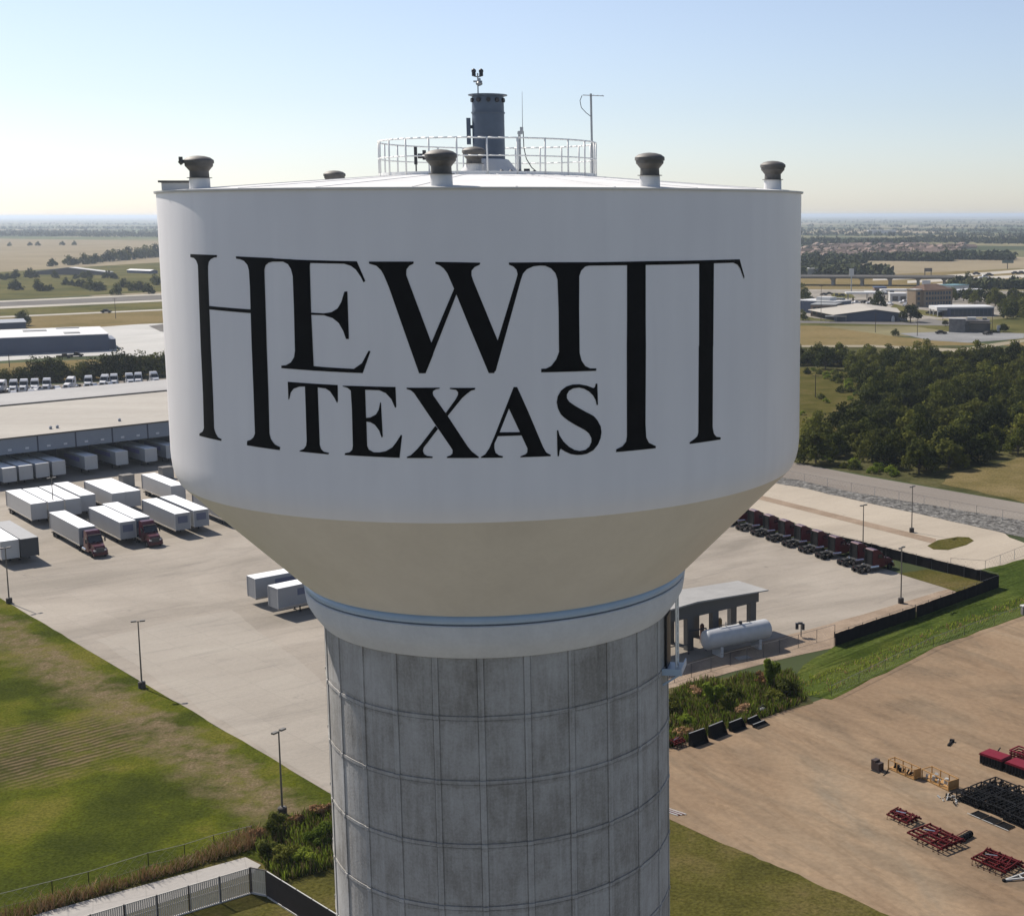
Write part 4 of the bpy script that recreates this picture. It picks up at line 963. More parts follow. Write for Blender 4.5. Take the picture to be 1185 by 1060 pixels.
# grass blades: tall dry growth on the fence line, rough grass elsewhere
def blades(name, label, polys, dens, h, mats, seed, wdt=.03, lean=.35, maxn=26000, patch=0.0):
    rng = random.Random(seed); mb = MB()
    for poly_px in polys:
        poly = [tuple(at(*p).xy) for p in poly_px]
        xs = [p[0] for p in poly]; ys = [p[1] for p in poly]
        n = min(maxn, int((max(xs) - min(xs)) * (max(ys) - min(ys)) * dens))
        for _ in range(n):
            q = (rng.uniform(min(xs), max(xs)), rng.uniform(min(ys), max(ys)))
            if not inside(q, poly): continue
            c = mnoise.noise(Vector((q[0] * .45, q[1] * .45, seed)))
            if c < patch - rng.random() * .35: continue
            a = rng.uniform(0, 6.28); hh = h * rng.uniform(.45, 1.15) * (1 + .6 * c); lx, ly = rng.gauss(0, lean) * hh, rng.gauss(0, lean) * hh
            dx, dy = math.cos(a) * wdt, math.sin(a) * wdt; o = len(mb.v)
            mb.v += [(q[0] - dx, q[1] - dy, 0.03), (q[0] + dx, q[1] + dy, 0.03), (q[0] + lx + dx * .5, q[1] + ly + dy * .5, hh), (q[0] + lx - dx * .5, q[1] + ly - dy * .5, hh)]
            mb.f.append((o, o + 1, o + 2, o + 3)); mb.m.append(rng.choices(range(len(mats)), [5, 3, 3][:len(mats)])[0])
    o = mb.build(name, mats); tag(o, label, 'grass', kind='stuff'); return o
blades('tall_grass', 'rust coloured tall dry grass along the drive', [[(-30, 1075), (60, 1045), (180, 1012), (300, 962), (306, 978), (283, 986), (180, 1017), (60, 1053), (-30, 1085)]], 95, 1.0, [m_rust, m_rust2, m_leaf_b], 21, .035, .35, 90000, -2)
blades('tall_grass', 'weedy green growth along the foot of the grass slope', [[(905, 815), (962, 800), (1080, 742), (1190, 702), (1190, 690), (1080, 728), (950, 780), (920, 785)]], 30, .35, [m_leaf_c, m_leaf_c, m_rust], 22, .05)
blades('tall_grass', 'mixed weeds filling the bed beside the dirt lot', [[(755, 872), (905, 824), (932, 812), (916, 778), (800, 792), (755, 814)]], 50, 0.85, [m_leaf_c, m_leaf_b, m_rust2], 23, .06, .22, 90000, -.25)
blades('tall_grass', 'lush green growth in the thicket left of the column', [[(296, 985), (318, 958), (345, 948), (395, 935), (410, 985), (385, 1005), (330, 1020), (306, 1005)]], 60, 1.0, [m_leaf_c, m_leaf_b, m_rust2], 24, .045, .22, 60000, -.5)
# ------------------------------------------------------------------ buildings
m_wall_blue = paint('tilt_wall_blue_grey', (0.27, 0.30, 0.345), 0.8, 0.05, 0.4)
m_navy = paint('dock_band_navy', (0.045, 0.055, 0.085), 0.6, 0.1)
m_roofmem = layered('roof_membrane', [(0.35, (0.45, 0.42, 0.375)), (0.65, (0.51, 0.48, 0.43))], 0.05, rough=0.8, fine=0.6, fine_amt=0.05, stretch=(.3, 2, 1), rot=-WANG, bump=0.05)
m_roofmem2 = layered('roof_membrane_grey', [(0.35, (0.44, 0.43, 0.42)), (0.65, (0.50, 0.49, 0.475))], 0.05, rough=0.8, fine=0.6, fine_amt=0.05, bump=0.05)
m_roofwhite = paint('roof_bright_white', (0.66, 0.65, 0.63), 0.5, 0.04, 0.1)
m_trim = paint('trim_dark_brown', (0.10, 0.085, 0.07), 0.6, 0.1)
m_slate = paint('cladding_slate_blue', (0.060, 0.082, 0.145), 0.6, 0.08, 0.1)
m_navywall = paint('cladding_deep_blue', (0.06, 0.08, 0.14), 0.6, 0.1, 0.2)
m_stone = layered('stone_block', [(0.35, (0.17, 0.16, 0.155)), (0.65, (0.27, 0.255, 0.24))], 0.4, fine=1.5, fine_amt=0.15)
m_brick = layered('brown_brick', [(0.35, (0.20, 0.145, 0.115)), (0.65, (0.28, 0.21, 0.165))], 0.3, fine=2.0, fine_amt=0.12)
m_tanst = layered('hotel_stucco', [(0.35, (0.32, 0.24, 0.165)), (0.65, (0.39, 0.30, 0.21))], 0.2, fine=2.0, fine_amt=0.08)
m_shing = layered('roof_shingle', [(0.35, (0.13, 0.09, 0.07)), (0.65, (0.20, 0.14, 0.11))], 0.3, fine=2.0, fine_amt=0.15)
m_glass = paint('window_glass_dark', (0.03, 0.04, 0.05), 0.12, 0.1, 0.5, spec=0.7)
m_glassb = paint('window_glass_blue', (0.05, 0.075, 0.11), 0.12, 0.1, 0.5, spec=0.7)
m_lamp_glow = paint('wall_lamp_lens', (0.62, 0.64, 0.68), 0.3, 0.05)
m_steel_grey = paint('grey_cladding', (0.27, 0.27, 0.26), 0.55, 0.06, 0.5)
m_cangrey = paint('canopy_dark_grey', (0.10, 0.10, 0.097), 0.55, 0.06, 0.5)
m_canroof = layered('canopy_roof_metal', [(0.35, (0.35, 0.345, 0.335)), (0.65, (0.41, 0.405, 0.39))], 0.3, rough=0.45, fine=3.0, fine_amt=0.05, bump=0.0)
m_offwhite = paint('off_white_paint', (0.58, 0.57, 0.54), 0.55, 0.06, 0.6)

def frame(o, d):
    """local axes: x along d, y away to the left of d"""
    return o, math.atan2(d.y, d.x)

# distribution warehouse with loading docks: local x along the wall, y into the building
WO = Vector((WALL_A.x, WALL_A.y, 0))
def wx(px, py, z=9.2):
    return (at(px, py, z) - WALL_A).dot(WDIR)
wh = thing('warehouse', 'long low warehouse with a pale flat roof and shaded loading docks on the left', 'warehouse', tuple(WO), WANG)
W0, W1 = -60.0, (WALL_B - WALL_A).dot(WDIR) + 2.0
PLEN = wx(84, 498)-wx(41, 503)
joint0 = wx(41, 503)
DEP = (at(0, 471, 9.2) - WALL_A).dot(Vector((-WDIR.y, WDIR.x, 0)))
DEP2 = (at(0, 456, 9.6) - WALL_A).dot(Vector((-WDIR.y, WDIR.x, 0)))
bd = MB().box(W0, W1 + 60, 0.0, .5, 5.8, 9.15).build('wall', m_wall_blue, wh)
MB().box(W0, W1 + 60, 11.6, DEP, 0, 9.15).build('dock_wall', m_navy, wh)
MB().box(W0, W1 + 60, 3.2, 3.7, 5.3, 5.79).build('canopy_beam', m_wall_blue, wh)
MB().box(W0, W1 + 60, -0.12, DEP, 9.16, 9.28).build('roof', m_roofmem, wh)
MB().box(W0, W1 + 60, -0.2, -0.125, 9.0, 9.32).build('eave_trim', m_trim, wh)
r2 = MB().box(W0, W1 + 60, DEP, DEP2, 0, 9.65).build('rear_roof', m_roofmem2, wh)
MB().box(W0, W1 + 60, DEP - 0.3, DEP - 0.003, 9.281, 9.55).build('roof_curb', m_trim, r2)
k = -3
while joint0 + k * PLEN < W1 + 40:
    x = joint0 + k * PLEN
    if x > W0 + 1:
        MB().box(x - 0.14, x + 0.14, -0.06, -0.002, 5.7, 8.99).build('downpipe', m_navy, wh)
        for q in (.28, .72):
            MB().box(x + PLEN * q - .35, x + PLEN * q + .35, -0.10, -0.003, 6.5, 6.9).build('wall_lamp', m_lamp_glow, wh)
    k += 1
for x, y in ((wx(59, 497), 2.2), (wx(67, 496), 2.5), (wx(143, 489), 3.0)):
    MB().lathe([(.3, 9.27), (.3, 9.7), (.42, 9.72), (.1, 9.95)], 10, (x, y + 4)).build('roof_vent', m_wall_blue, wh)

# blue-grey warehouse with the white roof
A = at(-60, 413.8); B_ = at(126.5, 405.8); d = (B_ - A).normalized(); ang = math.atan2(d.y, d.x); ln = (B_ - A).length
bw = thing('warehouse', 'slate blue windowless warehouse with a bright white flat roof behind the trees', 'warehouse', tuple(A), ang)
MB().box(0, ln, 0, 44, 0, 6.7).build('wall', m_slate, bw)
rf = MB().box(-.2, ln + .2, -.2, 44.2, 6.71, 6.95).build('roof', m_roofwhite, bw)
nrm = Vector((-d.y, d.x, 0))
for x, y, w_, dd_ in ((40, 383, 9, 8), (83, 385.5, 6, 7), (78, 380, 9, 4)):
    q = at(x, y, 6.9) - A; u_, v_ = q.dot(d), q.dot(nrm)
    MB().box(u_ - w_ / 2, u_ + w_ / 2, v_ - dd_ / 2, v_ + dd_ / 2, 6.95, 7.25).build('skylight', m_steel_grey, rf)
for q in range(9):
    MB().box(ln * (q + .7) / 9.2 - .1, ln * (q + .7) / 9.2 + .1, -.08, -.003, 0, 6.6).build('seam', m_navywall, bw)
MB().box(ln + .02, ln + 3.2, 6, 26, 0, 4.2).build('lean_to', m_slate, bw)

def gable(name, label, cat, a, b2, depth, eave, ridge, wall, roof, over=.4, group=None, along=True):
    """gabled building on the ground line a->b2"""
    d = (b2 - a).normalized(); L_ = (b2 - a).length
    t = thing(name, label, cat, tuple(a), math.atan2(d.y, d.x), group)
    if along:     # ridge parallel to the line
        prof = [(0, 0), (0, eave), (depth / 2, ridge), (depth, eave), (depth, 0)]
        m = MB(); m.extr(prof, 0, L_); m.v = [(v[1], v[0], v[2]) for v in m.v]; m.f = [f[::-1] for f in m.f]
        m.build('wall', wall, t)
        r = MB(); sl = (ridge - eave) / (depth / 2)
        r.extr([(-over, eave - over * sl + .02), (-over, eave - over * sl + .22), (depth / 2, ridge + .24), (depth + over, eave - over * sl + .22), (depth + over, eave - over * sl + .02), (depth / 2, ridge + .03)], -over, L_ + over)
        r.v = [(v[1], v[0], v[2]) for v in r.v]; r.f = [f[::-1] for f in r.f]
        r.build('roof', roof, t)
    else:         # gable end faces the line
        MB().extr([(0, 0), (0, eave), (L_ / 2, ridge), (L_, eave), (L_, 0)], 0, depth).build('wall', wall, t)
        sl = (ridge - eave) / (L_ / 2)
        MB().extr([(-over, eave - over * sl + .02), (-over, eave - over * sl + .25), (L_ / 2, ridge + .27), (L_ + over, eave - over * sl + .25), (L_ + over, eave - over * sl + .02), (L_ / 2, ridge + .03)], -over, depth + over).build('roof', roof, t)
    return t
m_barn = paint('barn_wall_grey', (0.12, 0.11, 0.115), .7, .08, .2)
# long barn, far left
gable('barn', 'long low grey barn with a shallow pale roof in the far pasture', 'barn', at(36, 318), at(124, 318.5), 10, 2.6, 6.8, m_barn, m_offwhite, along=False)
gable('barn', 'small low shed at the right end of the barns', 'barn', at(147, 316), at(174, 317), 8, 2.6, 3.6, m_slate, m_roofwhite)
sd_ = gable('shed', 'grey blue shed roof at the left edge behind the white roofed warehouse', 'shed', at(-60, 384), at(30, 380), 14, 3.0, 4.2, m_slate, paint('shed_roof_grey_blue', (.27, .30, .34), .5, .05))

# ---------------- right side town
def block(name, label, a, b2, depth, h, wall, roof, cat='building', par=.5):
    d = (b2 - a).normalized(); L_ = (b2 - a).length
    t = thing(name, label, cat, tuple(a), math.atan2(d.y, d.x))
    MB().box(0, L_, 0, depth, 0, h).build('wall', wall, t)
    MB().box(-.25, L_ + .25, -.25, depth + .25, h + .003, h + par).build('roof', roof, t)
    return t, L_
# blue metal shed with a white gable roof
a, b2 = at(966, 372.0), at(1041, 372.3); Lm = (b2 - a).length
ms = thing('metal_shed', 'metal shed with a broad white gable roof and deep blue walls', 'shed', tuple(a), math.atan2((b2 - a).y, (b2 - a).x))
MB().extr([(0, 0), (0, 3.6), (Lm * .62, 6.2), (Lm, 4.6), (Lm, 0)], 0, 34).build('wall', m_navywall, ms)
rr_ = MB().add([(-.8, -1.6, 3.45), (Lm * .62, -1.6, 6.35), (Lm * .40, 36, 7.2), (-14, 36, 3.6), (-.8, -1.6, 3.25), (Lm * .62, -1.6, 6.15), (Lm * .40, 36, 7.0), (-14, 36, 3.4)], [(0, 1, 2, 3), (7, 6, 5, 4), (0, 4, 5, 1), (1, 5, 6, 2), (2, 6, 7, 3), (3, 7, 4, 0)])
rr_.add([(Lm * .62, -1.6, 6.36), (Lm + .8, -1.6, 4.6), (Lm + .8, 36, 4.6), (Lm * .40, 36, 7.21), (Lm * .62, -1.6, 6.16), (Lm + .8, -1.6, 4.4), (Lm + .8, 36, 4.4), (Lm * .40, 36, 7.01)], [(0, 1, 2, 3), (7, 6, 5, 4), (0, 4, 5, 1), (1, 5, 6, 2), (2, 6, 7, 3), (3, 7, 4, 0)])
rr_.build('roof', m_roofmem, ms)
MB().box(-5, 6, -4, 0, 2.6, 2.9).build('awning', m_steel_grey, ms)
for x in (-4.8, 0.5, 5.6): MB().box(x, x + .25, -3.9, -3.6, 0, 2.6).build('post', m_steel_grey, ms)
MB().box(Lm * .3, Lm * .3 + 4, -.06, -.003, 0, 3.6).build('door', m_slate, ms)
MB().box(Lm * .6, Lm * .6 + 5, -.06, -.003, .0, 4.0).build('door', m_slate, ms)
# brick complex left of it
t, L_ = block('brick_building', 'low brown brick building with white rooftop plant left of the metal shed', at(938, 366), at(966, 366.5), 22, 6.0, m_brick, m_steel_grey)
for k in range(5): MB().box(1.2 + k * L_ / 5, 2.8 + k * L_ / 5, -.05, -.003, 1.0, 5.0).build('window', m_glass, t)
t, L_ = block('brick_building', 'grey office wing with a stepped white roof behind the brown brick building', at(966, 364), at(985, 362), 26, 6.6, m_slate, m_roofwhite)
MB().box(4, 11, 6, 15, 7.1, 9.0).build('plant_room', m_roofwhite, t); MB().box(13, 17, 4, 10, 7.1, 8.2).build('plant_room', m_steel_grey, t)
for k in range(3): MB().box(1 + k * 3.2, 3 + k * 3.2, -.05, -.003, 1, 5.4).build('window', m_glass, t)
# hotel
a, b2 = at(1069.5, 355.5), at(1102, 354.0)
t, L_ = block('hotel', 'three storey tan hotel with a brown hipped roof beside the flyover', a, b2, 16, 9.5, m_tanst, m_shing, par=.4)
hp = MB(); dpt = 16
hp.add([(-.6, -.6, 9.92), (L_ + .6, -.6, 9.92), (L_ + .6, dpt + .6, 9.92), (-.6, dpt + .6, 9.92), (6, dpt / 2, 13.2), (L_ - 6, dpt / 2, 13.2)], [(0, 1, 5, 4), (1, 2, 5), (2, 3, 4, 5), (3, 0, 4), (3, 2, 1, 0)])
hp.build('hip_roof', m_shing, t)
MB().box(-5, -.003, 2, 9, 0, 10.2).build('side_wing', m_tanst, t)
MB().box(-5.3, -.3, 1.7, 9.3, 10.21, 10.6).build('wing_cornice', m_offwhite, t)
for fl in range(3):
    for k in range(9):
        MB().box(1.2 + k * (L_ - 2) / 9, 2.7 + k * (L_ - 2) / 9, -.05, -.003, 1.2 + fl * 3.0, 2.9 + fl * 3.0).build('window', m_glassb, t)
    for k in range(1):
        MB().box(-3.6 + k * 4, -1.8 + k * 4, 1.95, 1.997, 1.2 + fl * 3.0, 2.9 + fl * 3.0).build('window', m_glassb, t)
# long white roofed, glass fronted building
a, b2 = at(1096, 366.5), at(1150, 366.0)
t, L_ = block('shop_building', 'long low building with a white roof and dark blue glass front', a, b2, 18, 4.4, m_slate, m_roofwhite, par=.8)
for k in range(10): MB().box(2 + k * (L_ - 3) / 10, 2 + k * (L_ - 3) / 10 + (L_ - 3) / 10 * .86, -.06, -.003, .4, 3.8).build('window', m_glassb, t)
MB().box(-6, -.26, -1, 16, 3.4, 5.2).build('porch_roof', m_roofwhite, t)
for x, y in ((-5.6, -.6), (-5.6, 8), (-5.6, 15)): MB().box(x, x + .5, y, y + .5, 0, 3.4).build('porch_post', m_offwhite, t)
# stone building
a, b2 = at(1098.5, 384.0), at(1144, 384.8)
t, L_ = block('stone_building', 'grey stone faced single storey building on the gravel pad', a, b2, 14, 5.0, m_stone, m_trim, par=.35)
MB().box(0, 7.5, -3.0, -.003, 0, 6.2).build('entrance_bay', m_stone, t)
MB().box(-.2, 7.7, -3.2, .5, 6.21, 6.5).build('bay_coping', m_offwhite, t)
MB().box(9.5, 19.0, -.9, -.003, .8, 4.3).build('shop_window', m_glass, t)
MB().box(9, 19.5, -2.2, -.003, 4.31, 4.6).build('canopy', m_trim, t)
MB().box(8, 12, 4, 8, 5.36, 6.6).build('roof_plant', m_offwhite, t)
MB().box(15, 17, 6, 9, 5.36, 6.3).build('roof_plant', m_steel_grey, t)
tag(MB().lathe([(.9, 0), (1.0, 1.2), (.7, 2.6), (.15, 3.2)], 12).build('white_tank', m_roofwhite, None, True, at(1033.5, 372.5)), 'small white tank standing at the right end of the blue shed', 'tank')
sg = thing('white_sign', 'white monument sign right of the stone building', 'sign', tuple(at(1155.5, 384.5)))
MB().box(-.8, .8, -.2, .2, .5, 3.2).build('panel', m_roofwhite, sg); MB().box(-.5, .5, -.15, .15, 0, .49).build('base', m_stone, sg)
# petrol station canopies and shops near the flyover
def can(label, px, py, w_, dpt, h):
    t = thing('station_canopy', label, 'canopy', tuple(at(px, py)))
    MB().box(-w_ / 2, w_ / 2, 0, dpt, h - 1.0, h).build('canopy_roof', m_roofwhite, t)
    for x in (-w_ / 2 + 1.5, w_ / 2 - 1.5):
        for y in (1.2, dpt - 1.5): MB().box(x, x + .4, y, y + .4, 0, h - 1.0).build('post', m_steel_grey, t)
    for x in (-w_ / 4, w_ / 4): MB().box(x - .5, x + .5, dpt / 2 - .4, dpt / 2 + .4, 0, 1.6).build('fuel_pump', m_brick, t)
can('white petrol station canopy left of the flyover piers', 997, 348, 20, 9, 5.2)
can('white petrol station canopy in front of the hotel', 1014, 347, 14, 9, 5.2)
can('pale canopy nearest the tan hotel', 1039, 345, 22, 10, 5.6)
t, L_ = block('shop_building', 'low red brown shop under the flyover', at(1012, 341), at(1026, 341), 14, 4.5, m_brick, m_slate)
for k in range(3): MB().box(1.5 + k * 4.5, 4.5 + k * 4.5, -.05, -.003, .8, 3.4).build('window', m_glass, t)
t, L_ = block('shop_building', 'white fronted shop left of the tan hotel', at(1030, 349), at(1049, 349), 12, 4.6, m_offwhite, m_roofwhite)
for k in range(3): MB().box(1.5 + k * 5, 5 + k * 5, -.05, -.003, .5, 3.2).build('window', m_glass, t)
t, L_ = block('shop_building', 'teal roofed building among the trees beside the motorway', at(1102, 338.5), at(1121, 337.5), 14, 4.5, m_offwhite, paint('teal_roof', (.12, .25, .27), .5, .08))
t, L_ = block('shop_building', 'small white building half hidden in the grove', at(1114, 343.5), at(1136, 341.5), 10, 3.8, m_roofwhite, m_roofwhite)
t, L_ = block('shop_building', 'pale grey building by the wooded patch at the tank edge', at(935, 320.5), at(946, 320.5), 14, 7, m_steel_grey, m_offwhite)
tag(MB().box(-40, 40, 0, 30, 0, 9).box(-41, 41, -1, 31, 9.01, 10).build('far_hall', [m_roofwhite], None, loc=at(1021, 270.5)), 'distant bright white hall on the horizon above the suburb', 'building')
# flyover: deck on piers
A = at(905, 330.5); B_ = at(1105, 331.8)
fo = thing('flyover', 'concrete flyover on square piers crossing behind the town', 'bridge', tuple(A), math.atan2((B_ - A).y, (B_ - A).x))
Lf = (B_ - A).length
m_flyc = paint('flyover_concrete', (.40, .36, .31), .85, .07, .2); m_flyd = paint('flyover_girder', (.16, .145, .13), .85, .07, .2)
MB().box(0, Lf, 0, 22, 5.6, 6.4).build('girder', m_flyd, fo)
MB().box(0, Lf, -.6, 22.6, 6.41, 6.9).build('deck', m_flyc, fo)
MB().box(0, Lf, -.6, -.2, 6.91, 7.7).build('parapet', m_flyc, fo); MB().box(0, Lf, 22.2, 22.6, 6.91, 7.7).build('parapet', m_flyc, fo)
for px in (963, 997, 1029.5, 1062, 1092):
    u_ = (at(px, 331) - A).length
    p_ = MB().box(u_ - 1.1, u_ + 1.1, 2, 5, 0, 4.2).build('pier', m_flyc, fo)
    MB().extr([(u_ - 1.1, 4.2), (u_ - 2.6, 5.6), (u_ + 2.6, 5.6), (u_ + 1.1, 4.2)], 1.5, 20).build('pier_cap', m_flyc, p_)
    MB().box(u_ - 1.1, u_ + 1.1, 16, 19, 0, 4.2).build('column', m_flyc, p_)
# billboards and tall signs
def bill(label, px, py, top, wpx, hpx, legs, mat):
    p = at(px, py); h = hgt(px, py, top); sc_ = p.y / F_PX
    t = thing('billboard', label, 'billboard', tuple(p))
    MB().box(-wpx * sc_ / 2, wpx * sc_ / 2, -.5, .5, h - hpx * sc_, h).build('panel', mat, t)
    for x in legs: MB().box(x * sc_ - .35, x * sc_ + .35, .51, 1.2, 0, h).build('leg', m_trim, t)
bill('dark two legged billboard standing in the brown field', 1074, 319.5, 310.5, 9, 4, (-3.6, 3.6), m_trim)
bill('wide billboard on one pole beside the motorway', 1166, 311.5, 301.5, 13, 3.2, (0,), paint('billboard_green', (.10, .15, .13), .5, .1))
def pole_sign(label, px, by, ty, w_, h_):
    p = at(px, by); h = hgt(px, by, ty); t = thing('pole_sign', label, 'sign', tuple(p))
    MB().tube((0, 0, 0), (0, 0, h), .35, 8).build('pole', m_galv, t)
    MB().box(-w_ / 2, w_ / 2, -.9, -.36, h - h_, h).build('panel', m_roofwhite, t)
pole_sign('tall white pole sign beside the wooded patch', 985, 341, 311, 3.2, 5)
pole_sign('square dark topped pole sign by the hotel', 1071.5, 338, 324.5, 6, 5)
def upole(label, px, by, ty, group=None):
    p = at(px, by); h = hgt(px, by, ty); t = thing('utility_pole', label, 'pole', tuple(p), 0, group)
    MB().tube((0, 0, 0), (0, 0, h), .16, 6, .1).build('pole', m_bark, t)
    MB().beam((-1.1, 0, h - .6), (1.1, 0, h - .6), .12).build('crossarm', m_bark, t)
for lab, px, by, ty in (('wooden pole on the verge in front of the blue shed', 1013, 385, 363), ('wooden pole behind the street left of the stone building', 1091, 375, 360), ('wooden pole right of the stone building', 1148, 386, 358), ('thin pole in the green clearing of the wood', 943.5, 460, 433), ('thin pole on the verge right of the blue shed', 1061.5, 389, 369), ('thin pole by the motorway verge', 134, 369, 345), ('thin pole by the white apron of the blue grey warehouse', 11, 425, 410), ('thin street pole near the brown brick building', 950, 372, 330)):
    upole(lab, px, by, ty)
# suburb: a few hundred brown roofs, each a house
hs = MB()
hs.extr([(-6.5, 0), (-6.5, 3.2), (0, 6.6), (6.5, 3.2), (6.5, 0)], -8, 8, 0)
hs.extr([(-7.1, 2.9), (-7.1, 3.15), (0, 6.95), (7.1, 3.15), (7.1, 2.9), (0, 6.65)], -8.5, 8.5, 1)
m_house = foliage('house_wall_tan', [(0.30, 0.235, 0.17), (0.40, 0.32, 0.24), (0.46, 0.40, 0.33)], trans=0)
m_hroof = foliage('house_roof_brown', [(0.13, 0.095, 0.078), (0.20, 0.145, 0.12), (0.28, 0.21, 0.175)], trans=0)
house = hs.build('house', [m_house, m_hroof]); first = True
rng = random.Random(77)
for row_y, x0, x1, n in ((286.0, 940, 1120, 20), (288.2, 932, 1125, 23), (290.4, 930, 1112, 22), (292.6, 928, 1108, 22), (294.8, 926, 1098, 20), (297.2, 926, 1092, 19), (299.6, 926, 985, 8)):
    for i in range(n):
        px = x0 + (x1 - x0) * (i + rng.uniform(.2, .8)) / n; p = at(px, row_y + rng.uniform(-.6, .6))
        o = house if first else house.copy()
        if not first: COL.objects.link(o)
        first = False
        o.location = (p.x, p.y, 0); o.rotation_euler = (0, 0, rng.choice((0.3, 1.87)) + rng.uniform(-.2, .2)); s = rng.uniform(.75, 1.15); o.scale = (s, s, s)
        tag(o, 'small tan house with a brown gable roof in the far suburb', 'house', 'houses of the far suburb')
LS = 'small dark garden tree among the far suburb houses'
gt = MB()
for i in range(330):
    p = at(rng.uniform(928, 1118), rng.uniform(286, 299)); k = rng.uniform(.6, 1.1)
    leaf_quads(gt, (p.x, p.y, 4.0 * k), (4.8 * k, 4.8 * k, 4.0 * k), 18, 1.6, rng)
tag(gt.build('garden_trees', m_leaf_w), 'small dark garden trees among the far suburb houses', 'trees', kind='stuff')

# ---------------- fuel canopy, propane tank, yard things
E0, E1 = at(807.5, 696, 6.5), at(889.4, 682.5, 5.9)
bk = at(853, 672, 5.9)
ud = (E1 - E0); ud.z = 0; Lr = ud.length; ud.normalize()
vd = Vector((-ud.y, ud.x, 0)); DPT = (bk - E1).dot(vd)
C0 = Vector((E0.x, E0.y, 0))
fc = thing('fuel_canopy', 'open sided fuelling canopy with a grey metal roof behind the propane tank', 'canopy', tuple(C0), math.atan2(ud.y, ud.x))
LL = Lr * 0.98
MB().extr([(-LL, 5.75), (-LL, 5.9), (0, 6.5), (Lr, 5.9), (Lr, 5.75), (0, 6.3)], 0, DPT).build('roof', m_canroof, fc)
MB().extr([(-LL + 1, 4.3), (-LL + 1, 5.72), (0, 6.27), (Lr - 1.0, 5.75), (Lr - 1.0, 4.3)], 0.8, 1.1).build('gable_panel', m_cangrey, fc)
MB().extr([(-LL + 1, 4.6), (-LL + 1, 5.72), (0, 6.27), (Lr - 1.0, 5.75), (Lr - 1.0, 4.6)], DPT - 1.1, DPT - .8).build('gable_panel', m_cangrey, fc)
MB().box(Lr - 1.3, Lr - 1.01, 1.2, DPT - 1.2, 4.6, 5.7).build('side_panel', m_cangrey, fc)
for u_ in (-LL + 1.2, -.6, 3.6, Lr - 2.0):
    for v_ in (.8, DPT - 1.4): MB().box(u_ - .5, u_ + .5, v_ - .05, v_ + .75, 0, 4.299).build('pillar', m_cangrey, fc)
m_ptank = paint('tank_white_weathered', (0.50, 0.51, 0.52), 0.5, 0.10, 1.2)
T0, T1 = at(823, 760), at(881, 748.5)
td = (T1 - T0).normalized(); Lt = (T1 - T0).length + 1.2
ptk = thing('propane_tank', 'long white horizontal propane tank in front of the fuel canopy', 'tank', tuple(T0), math.atan2(td.y, td.x))
pr = []
rt = 1.28
for i in range(9): a = math.pi / 2 * i / 8; pr.append((max(.01, rt * math.sin(a)), -.62 * math.cos(a)))
for i in range(9): a = math.pi / 2 * i / 8; pr.append((max(.01, rt * math.cos(a)), Lt + .62 * math.sin(a)))
tm = MB().lathe(pr, 32); tm.v = [(v[2] - .6, v[0], v[1] + 2.3) for v in tm.v]
tm.build('vessel', m_ptank, ptk, 40)
for u_ in (1.0, Lt - 2.0): MB().box(u_ - .2, u_ + .2, -1.0, 1.0, 0, 1.35).build('saddle', m_ptank, ptk)
fit_ = MB().path([(1.2, 0, 3.5), (1.2, 0, 3.85), (Lt - 3, 0, 3.85), (Lt - 3, 0, 3.5)], .05).tube((Lt * .5, 0, 3.5), (Lt * .5, 0, 3.95), .22, 10).build('pipework', m_dark, ptk)
MB().tube((Lt * .25, 0, 3.5), (Lt * .25, 0, 4.2), .07, 6).build('relief_valve', m_galv, ptk)
# pump skid left of the tank: pipe frame
ps = thing('pump_rack', 'dark pipe rack standing left of the propane tank under the canopy', 'pipe rack', tuple(at(797, 757)), math.atan2(td.y, td.x))
fr = MB().path([(0, 0, 0), (0, 0, 3.0), (2.6, 0, 3.0), (2.6, 0, 0)], .09).path([(0, 0, 1.3), (-3.0, .4, 1.3)], .07).path([(-3.0, .4, 0), (-3.0, .4, 1.3)], .07)
fr.build('frame', m_dark, ps)
m_can = paint('column_rust_red', (.16, .06, .04), .6, .15); m_yel = paint('tan_ochre_paint', (.42, .25, .08), .6, .15, 2.0)
for (lab, px, py, h, r, mt) in (('rust red cylinder under the fuel canopy beside the pipe rack', 812.5, 744, 2.6, .28, m_can), ('short rust red cylinder under the fuel canopy nearest the ochre one', 823, 741, 2.2, .26, m_can), ('ochre cylinder under the fuel canopy', 833, 739, 2.8, .30, m_yel)):
    t = thing('filter_vessel', lab, 'vessel', tuple(at(px, py)))
    MB().lathe([(r, .4), (r, h - .2), (r * .5, h)], 14).build('body', mt, t, 30)
    MB().beam((-r, 0, 0), (-r, 0, .6), .06).beam((r, 0, 0), (r, 0, .6), .06).build('legs', m_dark, t)
# small dispenser post right of the tank
p = at(927, 737); t = thing('air_post', 'spindly dark dispenser post on the yard right of the propane tank', 'post', tuple(p))
MB().tube((0, 0, 0), (0, 0, 1.9), .07).build('post', m_dark, t)
MB().box(-.75, -.35, -.2, .2, 1.1, 1.9).box(.1, .45, -.2, .2, 1.0, 1.8).box(-.4, .2, -.15, .15, 1.75, 2.0).build('reel_box', m_dark, t)
p = at(846, 753); t = thing('pallet', 'flat grey pallet on the shaded concrete below the propane tank', 'pallet', tuple(at(860, 762)), .5)
for k in range(5): MB().box(-.9, .9, -.6 + k * .27, -.42 + k * .27, .12, .15).build('board', m_steel_grey, t)
MB().box(-.9, -.8, -.6, .66, 0, .119).box(.8, .9, -.6, .66, 0, .119).build('bearer', m_steel_grey, t)

